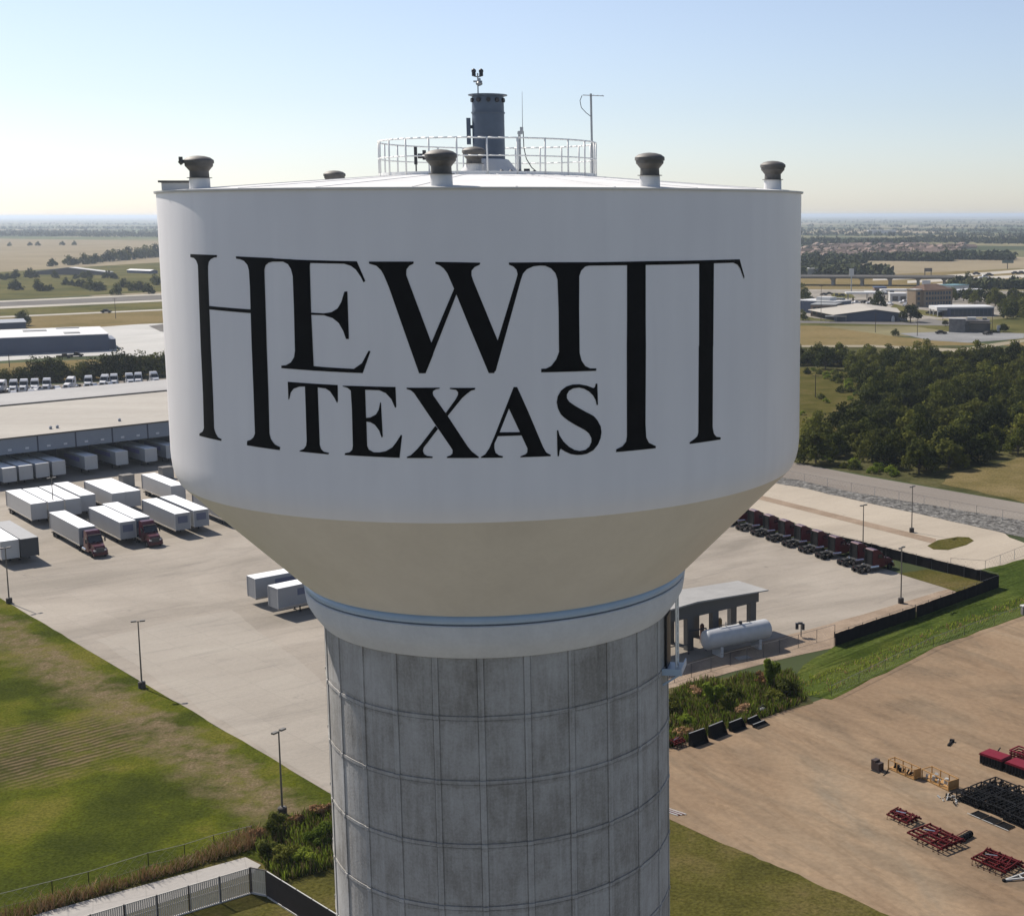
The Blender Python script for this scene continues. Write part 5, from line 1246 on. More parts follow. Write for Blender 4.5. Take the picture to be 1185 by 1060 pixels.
# ---------------- light poles
m_polem = paint('pole_grey_brown', (0.16, 0.145, 0.125), 0.5, 0.1, 3.0, metal=.2)
m_base = paint('pole_base_dark', (0.055, 0.045, 0.04), 0.85, 0.2, 3.0)
def light_pole(label, px, py, rz, proto=None):
    p = at(px, py)
    if proto is not None: return dup(proto, tuple(p), rz, label)
    t = thing('light_pole', label, 'light pole', tuple(p), rz)
    MB().lathe([(.42, 0), (.42, .75), (.36, .8)], 16).build('base', m_base, t, 30)
    MB().tube((0, 0, .8), (0, 0, 8.15), .10, 10, .065).box(-.2, .2, -.2, .2, .8, .84).build('pole', m_polem, t, 30)
    for s in (-1, 1):
        arm = MB().beam((0, 0, 8.05), (s * .24, 0, 8.10), .07).build('arm', m_polem, t)
        MB().box(min(s * .2, s * .78), max(s * .2, s * .78), -.18, .18, 8.06, 8.22).build('lamp_head', m_polem, arm)
    index_kids(t); return t
lp0 = light_pole('light pole at the kerb nearest the left edge of the photo', 10.8, 698, WANG)
for lab, x, y, r in (('light pole with two heads at the kerb in the middle of the left grass edge', 164.4, 796, WANG - .5), ('nearest light pole standing by the weeds left of the column', 327, 943, WANG + .3), ('light pole among the parked white trailers', 63, 604, WANG), ('light pole in the yard beside the black screened fence', 1042.5, 698, WANG + .2), ('light pole on the brown strip of the pale lot', 1055, 616, WANG + .2), ('light pole behind the row of maroon tractors', 998.5, 641, WANG)):
    light_pole(lab, x, y, r, lp0)

# ---------------- fences
m_screen = paint('fence_screen_black', (0.012, 0.012, 0.013), 0.9, 0.25, 1.5, spec=0.05)
m_wire = paint('fence_wire', (0.16, 0.155, 0.15), 0.6, 0.1)
m_fencegrey = paint('fence_grey_pickets', (0.62, 0.585, 0.53), 0.7, 0.08, 2.0, spec=0.1)
m_fencedark = paint('fence_dark_brown', (0.075, 0.06, 0.055), 0.7, 0.12, 2.0)
m_pvc = paint('fence_top_rail', (0.60, 0.58, 0.54), 0.5, 0.05)
def run(a, b2, step):
    ln_ = (b2 - a).length; k = max(1, round(ln_ / step)); return [a.lerp(b2, i / k) for i in range(k + 1)]
def screen_fence(label, corners, h=1.9, step=3.0):
    P = [at(*c) for c in corners]; o0 = P[0]
    t = thing('screened_fence', label, 'fence', tuple(o0))
    for a, b2 in zip(P, P[1:]):
        d = (b2 - a).normalized(); n_ = Vector((-d.y, d.x, 0)); mb = MB(); pts_ = run(a, b2, .6)
        rng = random.Random(3)
        off = [n_ * rng.uniform(-.04, .04) for _ in pts_]; tp = [h - .12 - rng.uniform(0, .10) for _ in pts_]
        for i in range(len(pts_) - 1):
            p0, p1 = pts_[i] - o0 + off[i], pts_[i + 1] - o0 + off[i + 1]
            mb.add([p0 + Vector((0, 0, .03)), p1 + Vector((0, 0, .03)), p1 + Vector((0, 0, tp[i + 1])), p0 + Vector((0, 0, tp[i]))], [(0, 1, 2, 3)])
        mb.build('screen', m_screen, t)
        for p in run(a, b2, step): MB().tube(p - o0 + n_ * .1, p - o0 + n_ * .1 + Vector((0, 0, h + .05)), .04, 6).build('post', m_dark, t)
        MB().tube(a - o0 + Vector((0, 0, h)) + n_ * .1, b2 - o0 + Vector((0, 0, h)) + n_ * .1, .025, 5).build('top_rail', m_wire, t)
    return t
screen_fence('chain link fence with black screening along the grass slope', [(966, 748), (1060, 715.5), (1156, 680)])
screen_fence('chain link fence with black screening between the yard and the pale lot', [(1155, 678), (1043, 650), (960, 629), (850, 600), (720, 566)])
def chain_fence(label, corners, h, step, postm=None, diag=.45):
    P = [at(*c) for c in corners]; o0 = P[0]; t = thing('chain_link_fence', label, 'fence', tuple(o0))
    for a, b2 in zip(P, P[1:]):
        ln_ = (b2 - a).length; d = (b2 - a) / ln_; wire = MB()
        for p in run(a, b2, step): MB().tube(p - o0, p - o0 + Vector((0, 0, h)), .035, 6).build('post', postm or m_dark, t)
        s = -h
        while s < ln_:
            for sg in (1, -1):
                q0 = s if sg == 1 else s + h; q1 = s + h if sg == 1 else s
                z0, z1 = 0.05, h - .03; 
                if 0 <= q0 <= ln_ and 0 <= q1 <= ln_:
                    wire.beam(a - o0 + d * q0 + Vector((0, 0, z0)), a - o0 + d * q1 + Vector((0, 0, z1)), .008)
            s += diag
        wire.beam(a - o0 + Vector((0, 0, h)), b2 - o0 + Vector((0, 0, h)), .035).beam(a - o0 + Vector((0, 0, .05)), b2 - o0 + Vector((0, 0, .05)), .015)
        wire.build('wire_mesh', m_wire, t)
    return t
chain_fence('thin chain link fence between the weed bed and the yard', [(740, 803), (800, 784), (845, 770.5), (902, 756), (966, 738)], 1.8, 3.2)
chain_fence('low chain link fence along the foot of the grass slope', [(962, 806), (1080, 748), (1183, 711.5)], 1.3, 6.0, None, .7)
chain_fence('low farm fence along the tall dry grass', [(-30, 1058), (61, 1035), (103, 1024), (172, 1002), (214, 992), (248, 981), (292, 970)], 1.2, 4.5, m_base, .8)
chain_fence('chain link fence along the riprap beside the access road', [(905, 553), (985, 569), (1130, 596), (1290, 624)], 1.8, 6.0, m_galv, .9)
chain_fence('chain link fence along the far edge of the pale lot', [(1100, 658), (1140, 661), (1190, 641), (1280, 622)], 1.7, 5.0, m_galv, .9)
def picket(label, a, b2, h, mat, rail, bay=2.4, gap=.16, base=True, bw=.07):
    o0 = a; t = thing('picket_fence', label, 'fence', tuple(o0)); d = (b2 - a).normalized(); n_ = Vector((-d.y, d.x, 0))
    for p in run(a, b2, bay): MB().box(p.x - o0.x - .05, p.x - o0.x + .05, p.y - o0.y - .05, p.y - o0.y + .05, 0, h + .04).build('post', m_fencedark, t)
    bars = MB()
    for p in run(a, b2, gap): bars.beam(p - o0 + Vector((0, 0, .12)), p - o0 + Vector((0, 0, h - .02)), bw, .02)
    pb = bars.build('picket_panel', mat, t)
    MB().beam(a - o0 + Vector((0, 0, h)), b2 - o0 + Vector((0, 0, h)), .07, .06).build('top_rail', rail, t)
    MB().beam(a - o0 + n_ * .06 + Vector((0, 0, h * .5)), b2 - o0 + n_ * .06 + Vector((0, 0, h * .5)), .04, .05).build('mid_rail', mat, t)
    if base: MB().beam(a - o0 + Vector((0, 0, .06)), b2 - o0 + Vector((0, 0, .06)), .16, .12).build('kerb', m_pvc, t)
    return t
FH = hgt(290, 1034, 1004)
picket('grey picket fence along the drive at the lower left', at(-60, 1141), at(290, 1034), FH, m_fencegrey, m_fencegrey, 2.4, bw=.125)
picket('short return of grey pickets at the fence corner', at(291.5, 1033.5), at(309, 1037), FH, m_fencegrey, m_fencedark, 1.5, bw=.11)
picket('dark picket fence with a pale top rail running under the column', at(310, 1038), at(440, 1121), FH, m_fencedark, m_pvc, 2.4, .105)
# ------------------------------------------------------------------ trucks and trailers
ALB = 1.0
m_tyre = paint('tyre_rubber', (0.016, 0.016, 0.016), 0.95, 0.2, spec=0.05)
m_rim = paint('wheel_rim', (0.45, 0.45, 0.46), 0.35, 0.1, metal=.6)
m_frame = paint('chassis_black', (0.02, 0.02, 0.021), 0.75, 0.2, spec=0.15)
m_chrome = paint('chrome', (0.6, 0.6, 0.6), 0.2, 0.05, metal=.9)
m_maroon = paint('maroon_paint', (0.060, 0.003, 0.009), 0.30, 0.12, 1.0)
m_tractorwhite = paint('tractor_white_paint', (0.55, 0.55, 0.56), 0.35, 0.05)
m_screen_g = paint('windscreen_glass', (0.012, 0.015, 0.02), 0.08, 0.1, spec=.7)
m_grille = paint('grille_black', (0.03, 0.03, 0.035), 0.4, 0.1)
m_lens = paint('headlamp_lens', (0.6, 0.6, 0.58), 0.1, 0.05, spec=.7)
m_box_white = paint('trailer_white', (0.40, 0.40, 0.395), 0.42, 0.05, 0.5)
m_box_grey = paint('trailer_silver_grey', (0.24, 0.25, 0.265), 0.42, 0.07, 0.5)
m_roof_white = paint('trailer_roof_white', (0.76, 0.76, 0.75), 0.45, 0.03, 0.4)
m_box_black = paint('trailer_black', (0.03, 0.033, 0.04), 0.5, 0.1, 0.5)
m_roof_grey = paint('trailer_roof_grey', (0.22, 0.22, 0.22), 0.6, 0.06, 0.5)
m_mark = paint('marking_navy', (0.075, 0.09, 0.15), 0.5, 0.12, 1.0)
m_mark2 = paint('marking_violet', (0.24, 0.22, 0.40), 0.5, 0.15, 1.0)
m_redlens = paint('tail_lamp_red', (0.25, 0.01, 0.01), 0.25, 0.1)

def wheel(parent, x, y, r=.52, wdt=.30):
    s = 1 if y > 0 else -1
    t = MB().lathe([(r * .62, -wdt / 2), (r * .93, -wdt / 2), (r, -wdt * .36), (r, wdt * .36), (r * .93, wdt / 2), (r * .62, wdt / 2)], 18)
    t.v = [(v[0] + x, v[2] + y, v[1] + r) for v in t.v]
    w_ = t.build('wheel', m_tyre, parent, 40)
    q = MB().lathe([(.02, wdt * .20), (r * .16, wdt * .36), (r * .2, wdt * .25), (r * .55, wdt * .2), (r * .625, wdt * .5)], 18)
    q.v = [(v[0] + x, s * v[2] + y, v[1] + r) for v in q.v]
    q.build('rim', m_rim, w_, 40)
    return w_

def make_tractor(label, body, sleeper=True, group=None):
    """conventional highway tractor, +x is forward"""
    t = thing('semi_truck', label, 'truck', (0, -400, 0), 0, group)
    rear = -.95
    c = MB()
    c.extr([(rear, .95), (rear, 3.85), (-.75, 3.98), (.15, 3.92), (.98, 3.32), (1.62, 2.22), (1.62, .75), (.2, .62)], -1.2, 1.2)
    # narrow the upper corners a little
    c.v = [(v[0], v[1] * (1 - max(0, v[2] - 2.3) * .085), v[2]) for v in c.v]
    cab = c.build('cab', body, t, 25)
    MB().extr([(rear - .03, 1.1), (rear - .03, 3.72), (rear - .004, 3.78), (rear - .004, 1.1)], -.98, .98).build('rear_shade', m_tyre, cab)  # dark sheet that paints shade onto the sleeper's back wall
    MB().box(-.2, 1.2, 1.19, 1.215, 1.0, 2.2).build('door', body, cab); MB().box(-.2, 1.2, -1.215, -1.19, 1.0, 2.2).build('door', body, cab)
    h = MB().extr([(1.62, .72), (1.62, 2.2), (2.4, 2.12), (3.25, 1.88), (3.58, 1.55), (3.66, .72)], -1.0, 1.0)
    h.v = [(v[0], v[1] * (1 - max(0, v[0] - 1.6) * .085), v[2]) for v in h.v]
    hood = h.build('hood', body, t, 25)
    for s in (-1, 1):      # wings over the steer wheels
        f = MB().extr([(1.95, 1.0), (2.05, 1.28), (2.4, 1.42), (3.0, 1.40), (3.4, 1.2), (3.62, .85), (3.5, .8), (3.2, 1.1), (2.9, 1.2), (2.4, 1.2), (2.15, 1.05)], s * .86, s * 1.22)
        f.build('wing', body, hood)
        MB().box(3.30, 3.62, s * .80 - .17, s * .80 + .17, 1.12, 1.36).build('headlight', m_lens, hood)
    MB().add([(1.04, -1.02, 3.24), (1.64, -1.1, 2.27), (1.64, 1.1, 2.27), (1.04, 1.02, 3.24), (1.0, -1.02, 3.2), (1.6, -1.1, 2.22), (1.6, 1.1, 2.22), (1.0, 1.02, 3.2)], [(0, 1, 2, 3), (7, 6, 5, 4), (0, 4, 5, 1), (1, 5, 6, 2), (2, 6, 7, 3), (3, 7, 4, 0)]).build('windscreen', m_screen_g, cab)
    MB().beam((1.03, -1.12, 3.36), (1.03, 1.12, 3.36), .30, .06).build('sun_visor', m_frame if body is m_maroon else body, cab)
    for s in (-1, 1):
        MB().extr([(.1, 2.35), (.1, 3.0), (.85, 3.05), (1.25, 2.35)], s * 1.16, s * 1.205).build('side_window', m_screen_g, cab)
        mm_ = MB().beam((1.35, s * 1.15, 2.5), (1.5, s * 1.5, 2.7), .04).box(1.42, 1.56, s * 1.5 - .1, s * 1.5 + .1, 2.2, 2.85).build('mirror', m_frame, cab)
        tk = MB().tube((-1.6, s * 1.0, .85), (.2, s * 1.0, .85), .33, 14).build('fuel_tank', m_chrome, t, 40)
        MB().tube((-1.08, s * .95, 1.0), (-1.08, s * .95, 3.9), .075, 8).build('exhaust_stack', m_frame, t, 40)
        MB().box(-4.05, -3.98, s * .65 - .3, s * .65 + .3, .25, .95).build('mudflap', m_frame, t)
        MB().box(-4.02, -3.96, s * .42 - .1, s * .42 + .1, .86, .98).build('tail_light', m_redlens, t)
    MB().box(3.56, 3.70, -.62, .62, .95, 1.62).build('grille', m_grille, hood)
    for k in range(5): pass
    MB().extr([(3.5, .38), (3.78, .42), (3.78, .80), (3.5, .86)], -1.15, 1.15).build('bumper', body, t)
    ch = MB().box(-4.0, 3.4, -.48, -.36, .72, 1.0).box(-4.0, 3.4, .36, .48, .72, 1.0)
    for x in (-4.0, -2.9, -1.6, 0, 2.4): ch.box(x, x + .14, -.36, .36, .74, .97)
    ch.build('chassis', m_frame, t)
    MB().extr([(-3.3, 1.02), (-3.4, 1.1), (-3.2, 1.22), (-2.2, 1.22), (-2.0, 1.1), (-2.1, 1.02)], -.45, .45).build('fifth_wheel', m_frame, t)
    MB().box(-1.75, -1.0, -.55, .55, 1.02, 1.12).build('catwalk', m_chrome, t)
    for s in (-1, 1):
        wheel(t, 2.72, s * 1.03)
        wheel(t, -2.05, s * .98, .52, .56); wheel(t, -3.35, s * .98, .52, .56)
    index_kids(t)
    return t

TL_, TWD, TFL, TTOP = 16.15, 2.6, 1.15, 4.1
def make_trailer(label, side, roof, nose, mark=m_mark, group=None, logo=0):
    """box trailer, +x is the nose end, origin under the nose"""
    t = thing('box_trailer', label, 'trailer', (0, -450, 0), 0, group)
    hw = TWD / 2
    bx = MB().box(-TL_, 0, -hw, hw, TFL, TTOP - .06).build('box', side, t)
    MB().box(-TL_ - .02, .03, -hw - .02, hw + .02, TTOP - .059, TTOP).build('roof', roof, bx)
    for s in (-1, 1):
        MB().box(-TL_ - .015, .025, s * hw - .03 if s > 0 else s * hw - .03, s * hw + .03, TFL - .12, TFL + .12).build('side_rail', m_chrome if side is not m_box_black else m_frame, bx)
        MB().box(-.04, .045, s * hw - .09, s * hw + .05, TFL + .121, TTOP - .065).build('corner_post', nose, bx)
        MB().box(-TL_ - .03, -TL_ + .05, s * hw - .09, s * hw + .04, TFL + .121, TTOP - .065).build('rear_post', m_chrome if side is not m_box_black else m_frame, bx)
        d_ = MB().box(-TL_ - .045, -TL_ - .003, min(s * .02, s * (hw - .11)), max(s * .02, s * (hw - .11)), TFL + .1, TTOP - .2).build('door', side, t)
        for y in (.35, .75): MB().tube((-TL_ - .07, s * y, TFL + .15), (-TL_ - .07, s * y, TTOP - .25), .02, 6).build('lock_rod', m_chrome, d_)
        lg = MB().beam((-3.6, s * .75, .1), (-3.6, s * .75, TFL), .13).box(-3.78, -3.42, s * .75 - .15, s * .75 + .15, 0, .1).build('landing_leg', m_frame, t)
        wheel(t, -TL_ + 1.6, s * .98, .5, .56); wheel(t, -TL_ + 2.9, s * .98, .5, .56)
        MB().box(-TL_ + .0, -TL_ + .06, s * .9 - .1, s * .9 + .1, .95, 1.05).build('tail_light', m_redlens, t)
        if logo & 1: MB().box(-11.5, -3.0, s * hw - .012 if s > 0 else s * hw - .012, s * hw + .012, 2.6, 3.55).build('side_stripe', mark, bx)
        if logo & 8: MB().box(-2.3, -.6, s * (hw + .006) - .006, s * (hw + .006) + .006, 2.4, 3.2).build('side_mark', mark, bx)
    if logo & 2: MB().box(.006, .03, -.85, .85, 2.35, 3.55).build('nose_panel', mark, bx)
    if logo & 4: MB().box(-TL_ - .06, -TL_ - .047, -.62, .62, 3.25, 3.65).build('door_mark', mark, bx)
    MB().box(-TL_ + .8, -TL_ + 3.9, -.55, .55, .62, TFL - .13).build('bogie', m_frame, t)
    MB().box(-TL_ - .04, -TL_ + .06, -1.15, 1.15, .45, .6).beam((-TL_ + .02, -.6, .6), (-TL_ + .02, -.6, TFL), .09).beam((-TL_ + .02, .6, .6), (-TL_ + .02, .6, TFL), .09).build('rear_guard', m_frame, t)
    MB().box(-12.2, -4.2, -.35, .35, TFL - .22, TFL - .13).build('crossmembers', m_frame, t)
    index_kids(t)
    return t

NOSE_DIR = None
def place_trailer(proto, near_px, far_px, label, group=None, first=False, side=1, lab_nose=True, push=0.0):
    """near_px/far_px: nose and tail of the left roof edge as measured; side=+1 when the box lies to the right of nose->tail seen from above"""
    a = at(*near_px, TTOP); b2 = at(*far_px, TTOP)
    d = (a - b2); d.z = 0; d.normalize()         # towards the nose
    n_ = Vector((d.y, -d.x, 0)) * (TWD / 2) * side
    p = Vector((a.x, a.y, 0)) + n_ + d * push
    rz = math.atan2(d.y, d.x)
    if first: proto.location = p; proto.rotation_euler = (0, 0, rz); proto['label'] = label; o = proto
    else: o = dup(proto, tuple(p), rz, label, group)
    if group: o['group'] = group
    return o, p, rz, d

GT = 'box trailers parked in the yard'
tr_silver = make_trailer('', m_box_grey, m_roof_white, m_box_white, m_mark, GT, 2)
tr_white = make_trailer('', m_box_white, m_roof_white, m_box_white, m_mark, GT, 4)
tr_black = make_trailer('', m_box_black, m_roof_grey, m_box_black, m_mark, None, 0)
# heading of the front rank, from the longest clear roof edge
H0, H1 = at(201.5, 595, TTOP), at(161.9, 577.8, TTOP)
def far_of(near_px, k=1.0):
    """a second point on the same roof edge: all of the rank is parked parallel"""
    a = at(*near_px, TTOP); d = (H1 - H0).normalized() * 8.0
    q = a + d; v = q - Vector((0, 0, CAM_H)); dep = v.dot(_fw)
    return (CX_PX + F_PX * v.dot(_u) / dep, CY_PX + F_PX * v.dot(_v) / dep)
def rank(proto, px, label, first=False, **kw): return place_trailer(proto, px, far_of(px), label, GT, first, side=-1, **kw)
rank(tr_silver, (202.3, 594.8), 'silver box trailer with a white roof, left one of the pair nearest the tank edge', True)
rank(tr_silver, (223.9, 591.0), 'silver box trailer with a white roof, right one of the pair nearest the tank edge')
rank(tr_silver, (138.4, 604.6), 'silver box trailer parked between the two maroon truck rigs')
o8 = rank(tr_silver, (91.0, 610.9), 'silver box trailer coupled to the left maroon truck')
o10 = rank(tr_silver, (154.9, 599.9), 'silver box trailer coupled to the right maroon truck')
rank(tr_silver, (262, 584.5), 'silver box trailer half hidden behind the cone of the water tower')
rank(tr_white, (35.7, 583.3), 'white box trailer at the left end of the four parked side by side', True)
rank(tr_white, (56.0, 581.0), 'white box trailer second from the left of the four parked side by side')
rank(tr_white, (75.7, 578.2), 'white box trailer third from the left of the four parked side by side')
rank(tr_white, (92.9, 573.8), 'white box trailer at the right end of the four parked side by side')
rank(tr_white, (129.8, 571.2), 'white box trailer, left one of the pair behind the maroon trucks')
rank(tr_white, (145.6, 569.2), 'white box trailer, right one of the pair behind the maroon trucks')
rank(tr_white, (198.2, 562.5), 'white box trailer alone in the back rank nearest the tank')
rank(tr_white, (0.8, 626.8), 'white box trailer cut by the left edge of the photo beside the black one')
_, p_, rz_, d_ = place_trailer(tr_black, (23.6, 624.0), far_of((23.6, 624.0)), 'matt black box trailer with a grey roof at the left edge', None, True, side=-1)
# the pair in the middle of the yard, parked across
tr_blue = make_trailer('', m_box_grey, m_roof_white, m_box_white, m_mark, GT, 1)
def across(proto, near, left, alongpx, label, first):
    a, b2 = at(*near, TTOP), at(*alongpx, TTOP)
    d = (b2 - a); d.z = 0; d.normalize()
    l_ = at(*left, TTOP)
    n_ = Vector((-d.y, d.x, 0)); n_ = n_ if (l_ - a).dot(n_) > 0 else -n_
    p = Vector((a.x, a.y, 0)) + n_ * TWD / 2
    rz = math.atan2(-d.y, -d.x)         # nose towards the near end
    if first: proto.location = p; proto.rotation_euler = (0, 0, rz); proto['label'] = label
    else: dup(proto, tuple(p), rz, label, GT)
across(tr_blue, (294.9, 669.8), (287.3, 665.8), (329.1, 663.5), 'blue marked box trailer, left one of the two beside the column', True)
across(tr_blue, (321.0, 681.2), (310.6, 676.7), (356.0, 673.9), 'blue marked box trailer, right one of the two beside the column', False)

tk_m = make_tractor('maroon highway truck coupled to the left silver trailer', m_maroon)
def couple(o, proto, label, first):
    root, p, rz, d = o
    q = p + d * 2.55
    if first: proto.location = q; proto.rotation_euler = (0, 0, rz); proto['label'] = label
    else: dup(proto, tuple(q), rz, label)
couple(o8, tk_m, 'maroon highway truck facing the camera, coupled to the left silver trailer', True)
couple(o10, tk_m, 'maroon highway truck facing the camera, coupled to the right silver trailer', False)

# row of maroon tractors on the right, tails towards the camera
GM = 'maroon tractors parked in a row'
Q0, Q1 = at(836, 608.5), at(945, 647.0)
row_d = (Q1 - Q0); Lrow = row_d.length; row_d.normalize()
hd = Vector((-row_d.y, row_d.x, 0)); hd = hd if hd.y > 0 else -hd
rzr = math.atan2(hd.y, hd.x)
names = ['maroon truck tractor hidden deepest behind the tank cone at the left end of the row', 'maroon truck tractor second from the tank in the parked row', 'maroon truck tractor third from the tank in the parked row', 'maroon truck tractor in the middle of the parked row', 'maroon truck tractor just right of the middle of the parked row', 'maroon truck tractor one before the right end of the row of seven', 'maroon truck tractor showing its red flank at the right end of the row']
nrow = 7
for i in range(nrow):
    p = Q0 + row_d * (Lrow * i / (nrow - 1)) + hd * 3.9
    dup(tk_m, tuple(p), rzr, names[i], GM, (.9, .92, .86))
for (x, y, lab) in ((970.5, 655.0, 'maroon truck tractor standing apart, left one of the separate pair'), (987.5, 663.0, 'maroon truck tractor standing apart, right one of the separate pair')):
    p = at(x, y) + hd * 3.9; dup(tk_m, tuple(p), rzr, lab, GM, (.9, .92, .86))
# one further left behind the cone
p = Q0 - row_d * (Lrow / 6) + hd * 3.9; 

# white tractors beyond the warehouse, facing the camera
tk_w = make_tractor('', m_tractorwhite, group='white trucks parked beyond the warehouse')
face = at(60, 500) - at(60, 452); fz = math.atan2(face.y, face.x)
wl = ['white truck at the left edge in the row beyond the warehouse roof', 'white truck second from the left edge beyond the warehouse roof', 'white truck third from the left edge beyond the warehouse roof', 'white truck fourth from the left edge beyond the warehouse roof', 'white truck just left of the gap in the row beyond the warehouse', 'white truck just right of the gap in the row beyond the warehouse', 'white truck alone in the middle of the row beyond the warehouse', 'white truck, left of the close pair beyond the warehouse', 'white truck, right of the close pair beyond the warehouse', 'white truck right of the close pair, in front of dark trees', 'small white truck second from the tank edge beyond the warehouse', 'bluish white truck nearest the tank edge beyond the warehouse']
for i, (x, y, r) in enumerate(((3, 454.0, -.5), (16.5, 453.6, -.1), (28.5, 453.0, -.15), (41, 452.6, -.1), (55, 451.8, -.15), (83, 450.0, -.5), (103, 448.8, -.15), (122, 447.4, -.3), (132.5, 446.6, -.1), (150, 445.6, .1), (160.5, 445.0, -.1), (178, 443.8, .2))):
    p = at(x, y)
    if i == 0: tk_w.location = p; tk_w.rotation_euler = (0, 0, fz + r); tk_w['label'] = wl[i]
    else: dup(tk_w, tuple(p), fz + r, wl[i], 'white trucks parked beyond the warehouse')

# dock trailers, doors into the building
tr_dock = make_trailer('', m_box_white, m_roof_white, m_box_white, m_mark2, None, 1)
WN = Vector((-WDIR.y, WDIR.x, 0))
dl = ['white trailer at the loading dock, cut by the left edge of the photo', 'white trailer at the loading dock, second from the left edge', 'white trailer at the loading dock, third from the left edge', 'white trailer at the loading dock, right end of the close group of four', 'white trailer at the loading dock just right of the close group of four', 'white trailer at the loading dock in the middle of the right hand three', 'white trailer at the loading dock nearest the visible edge of the tank', 'shaded trailer at the loading dock half hidden by the tank edge']
for i, (x, y) in enumerate(((0.5, 541.5), (19.5, 538.8), (38.8, 536.2), (57.8, 533.6), (95.4, 527.6), (131.1, 522.5), (165.0, 519.0), (189.5, 515.0))):
    a = at(x, y, TTOP); p = Vector((a.x, a.y, 0)) + WDIR * TWD / 2 - WN * 1.2
    if i == 0: tr_dock.location = p; tr_dock.rotation_euler = (0, 0, math.atan2(-WN.y, -WN.x)); tr_dock['label'] = dl[i]; tr_dock['group'] = 'trailers at the loading docks'
    else: dup(tr_dock, tuple(p), math.atan2(-WN.y, -WN.x), dl[i], 'trailers at the loading docks')
# a small box behind the back rank
for lab, px, py in (('dark small container behind the back rank of white trailers', 147, 563), ('dark small container at the tank edge behind the back rank', 192.5, 553.5)):
    t = thing('container', lab, 'container', tuple(at(px, py)), WANG)
    MB().box(-1.2, 1.2, -1.1, 1.1, .15, 2.4).build('body', m_steel_grey, t); MB().box(-1.25, 1.25, -1.15, 1.15, 2.401, 2.5).build('lid', m_trim, t); MB().box(-1.0, 1.0, -1.0, 1.0, 0, .149).build('skid', m_frame, t)

# cars
def make_car(label, body, group=None, truck=False):
    t = thing('parked_car', label, 'car', (0, -420, 0), 0, group)
    prof = [(-2.2, .35), (-2.25, .85), (-1.5, .95), (-1.0, 1.45), (.35, 1.45), (1.0, .95), (2.05, .80), (2.2, .35)] if not truck else [(-2.7, .45), (-2.7, 1.05), (-.6, 1.08), (-.5, 1.8), (.8, 1.8), (1.4, 1.15), (2.6, 1.02), (2.7, .45)]
    bdy = MB().extr(prof, -.88, .88)
    bdy.v = [(v[0], v[1] * (1 - max(0, v[2] - .95) * .28), v[2]) for v in bdy.v]
    bo = bdy.build('body', body, t, 25)
    if not truck:
        MB().extr([(-1.35, .98), (-.95, 1.38), (.30, 1.38), (.85, .98)], -.885, .885).build('window', m_screen_g, bo)
    else:
        MB().extr([(-.42, 1.15), (-.40, 1.68), (.72, 1.68), (1.12, 1.15)], -.885, .885).build('window', m_screen_g, bo)
    for s in (-1, 1):
        for x in ((-1.35, 1.35) if not truck else (-1.75, 1.75)): wheel(t, x, s * .8, .33, .22)
    index_kids(t); return t
car_w = make_car('white car parked behind the warehouse roof at the left', m_tractorwhite)
car_w.location = at(16, 457.5); car_w.rotation_euler = (0, 0, fz)
dup(car_w, tuple(at(36, 456)), fz + .1, 'white car between the white trucks and the warehouse roof')
dup(car_w, tuple(at(66, 452)), fz + .2, 'white car in the gap of the white truck row')
pk = make_car('white pickup in front of the fourth white truck', m_tractorwhite, None, True); pk.location = at(44, 453.8); pk.rotation_euler = (0, 0, fz - .5)
dup(pk, tuple(at(108, 449.8)), fz + .6, 'white pickup in front of the lone white truck')
dup(pk, tuple(at(126, 448.6)), fz + .5, 'white pickup in front of the close pair of trucks')
car_d = make_car('dark car driving on the frontage road at the far left', m_frame); car_d.location = at(123, 362.2); car_d.rotation_euler = (0, 0, .1); car_d.scale = (1.3, 1.3, 1.5)
pk_d = make_car('dark pickup on the white apron by the slate blue warehouse', m_frame, None, True); pk_d.location = at(74, 414.5); pk_d.rotation_euler = (0, 0, .2)
dup(pk_d, tuple(at(88, 413)), .1, 'long dark pickup by the slate blue warehouse, right of the other')
GC = 'cars on the right hand motorway'
for i, (x, y, lab) in enumerate(((1138, 322.8, 'white lorry like car on the motorway near the embankment tree'), (1145, 319.5, 'dark car in the middle of the motorway'), (1175, 317.5, 'dark car towards the right edge on the motorway'), (1182, 317.2, 'dark car at the right edge on the motorway'), (1130, 318.2, 'dark car on the far carriageway by the brown field'))):
    o = dup(pk if i == 0 else car_d, tuple(at(x, y)), .2, lab, GC, (1.6, 1.6, 1.9))
GP = 'cars on the town forecourts'
rng = random.Random(9)
spots = [(1019, 355, 0), (1048, 354.5, 1), (1046, 351, 1), (953, 342, 0), (960, 341, 0), (968, 342.5, 0), (974, 343, 0), (1008, 352, 1), (1022, 352, 0), (1030, 353, 1), (938, 346, 0), (1105, 362, 0), (1082, 364, 0), (1088, 365, 0), (1076, 363.5, 0), (943, 352, 1), (1000, 351, 0), (990, 352, 1)]
for i, (x, y, c) in enumerate(spots):
    dup(pk if c else car_d, tuple(at(x, y)), rng.uniform(0, 3), ('white car on the far town forecourts below the flyover' if c else 'dark car on the far town forecourts below the flyover'), GP, (1.15, 1.15, 1.2))
o = dup(car_d, tuple(at(1089, 386.6)), .1, 'dark car on the gravel pad left of the stone building', None, (1.2, 1.2, 1.2))
o = dup(car_d, tuple(at(1143, 387.5)), .6, 'dark car at the right corner of the stone building', None, (1.1, 1.1, 1.1))

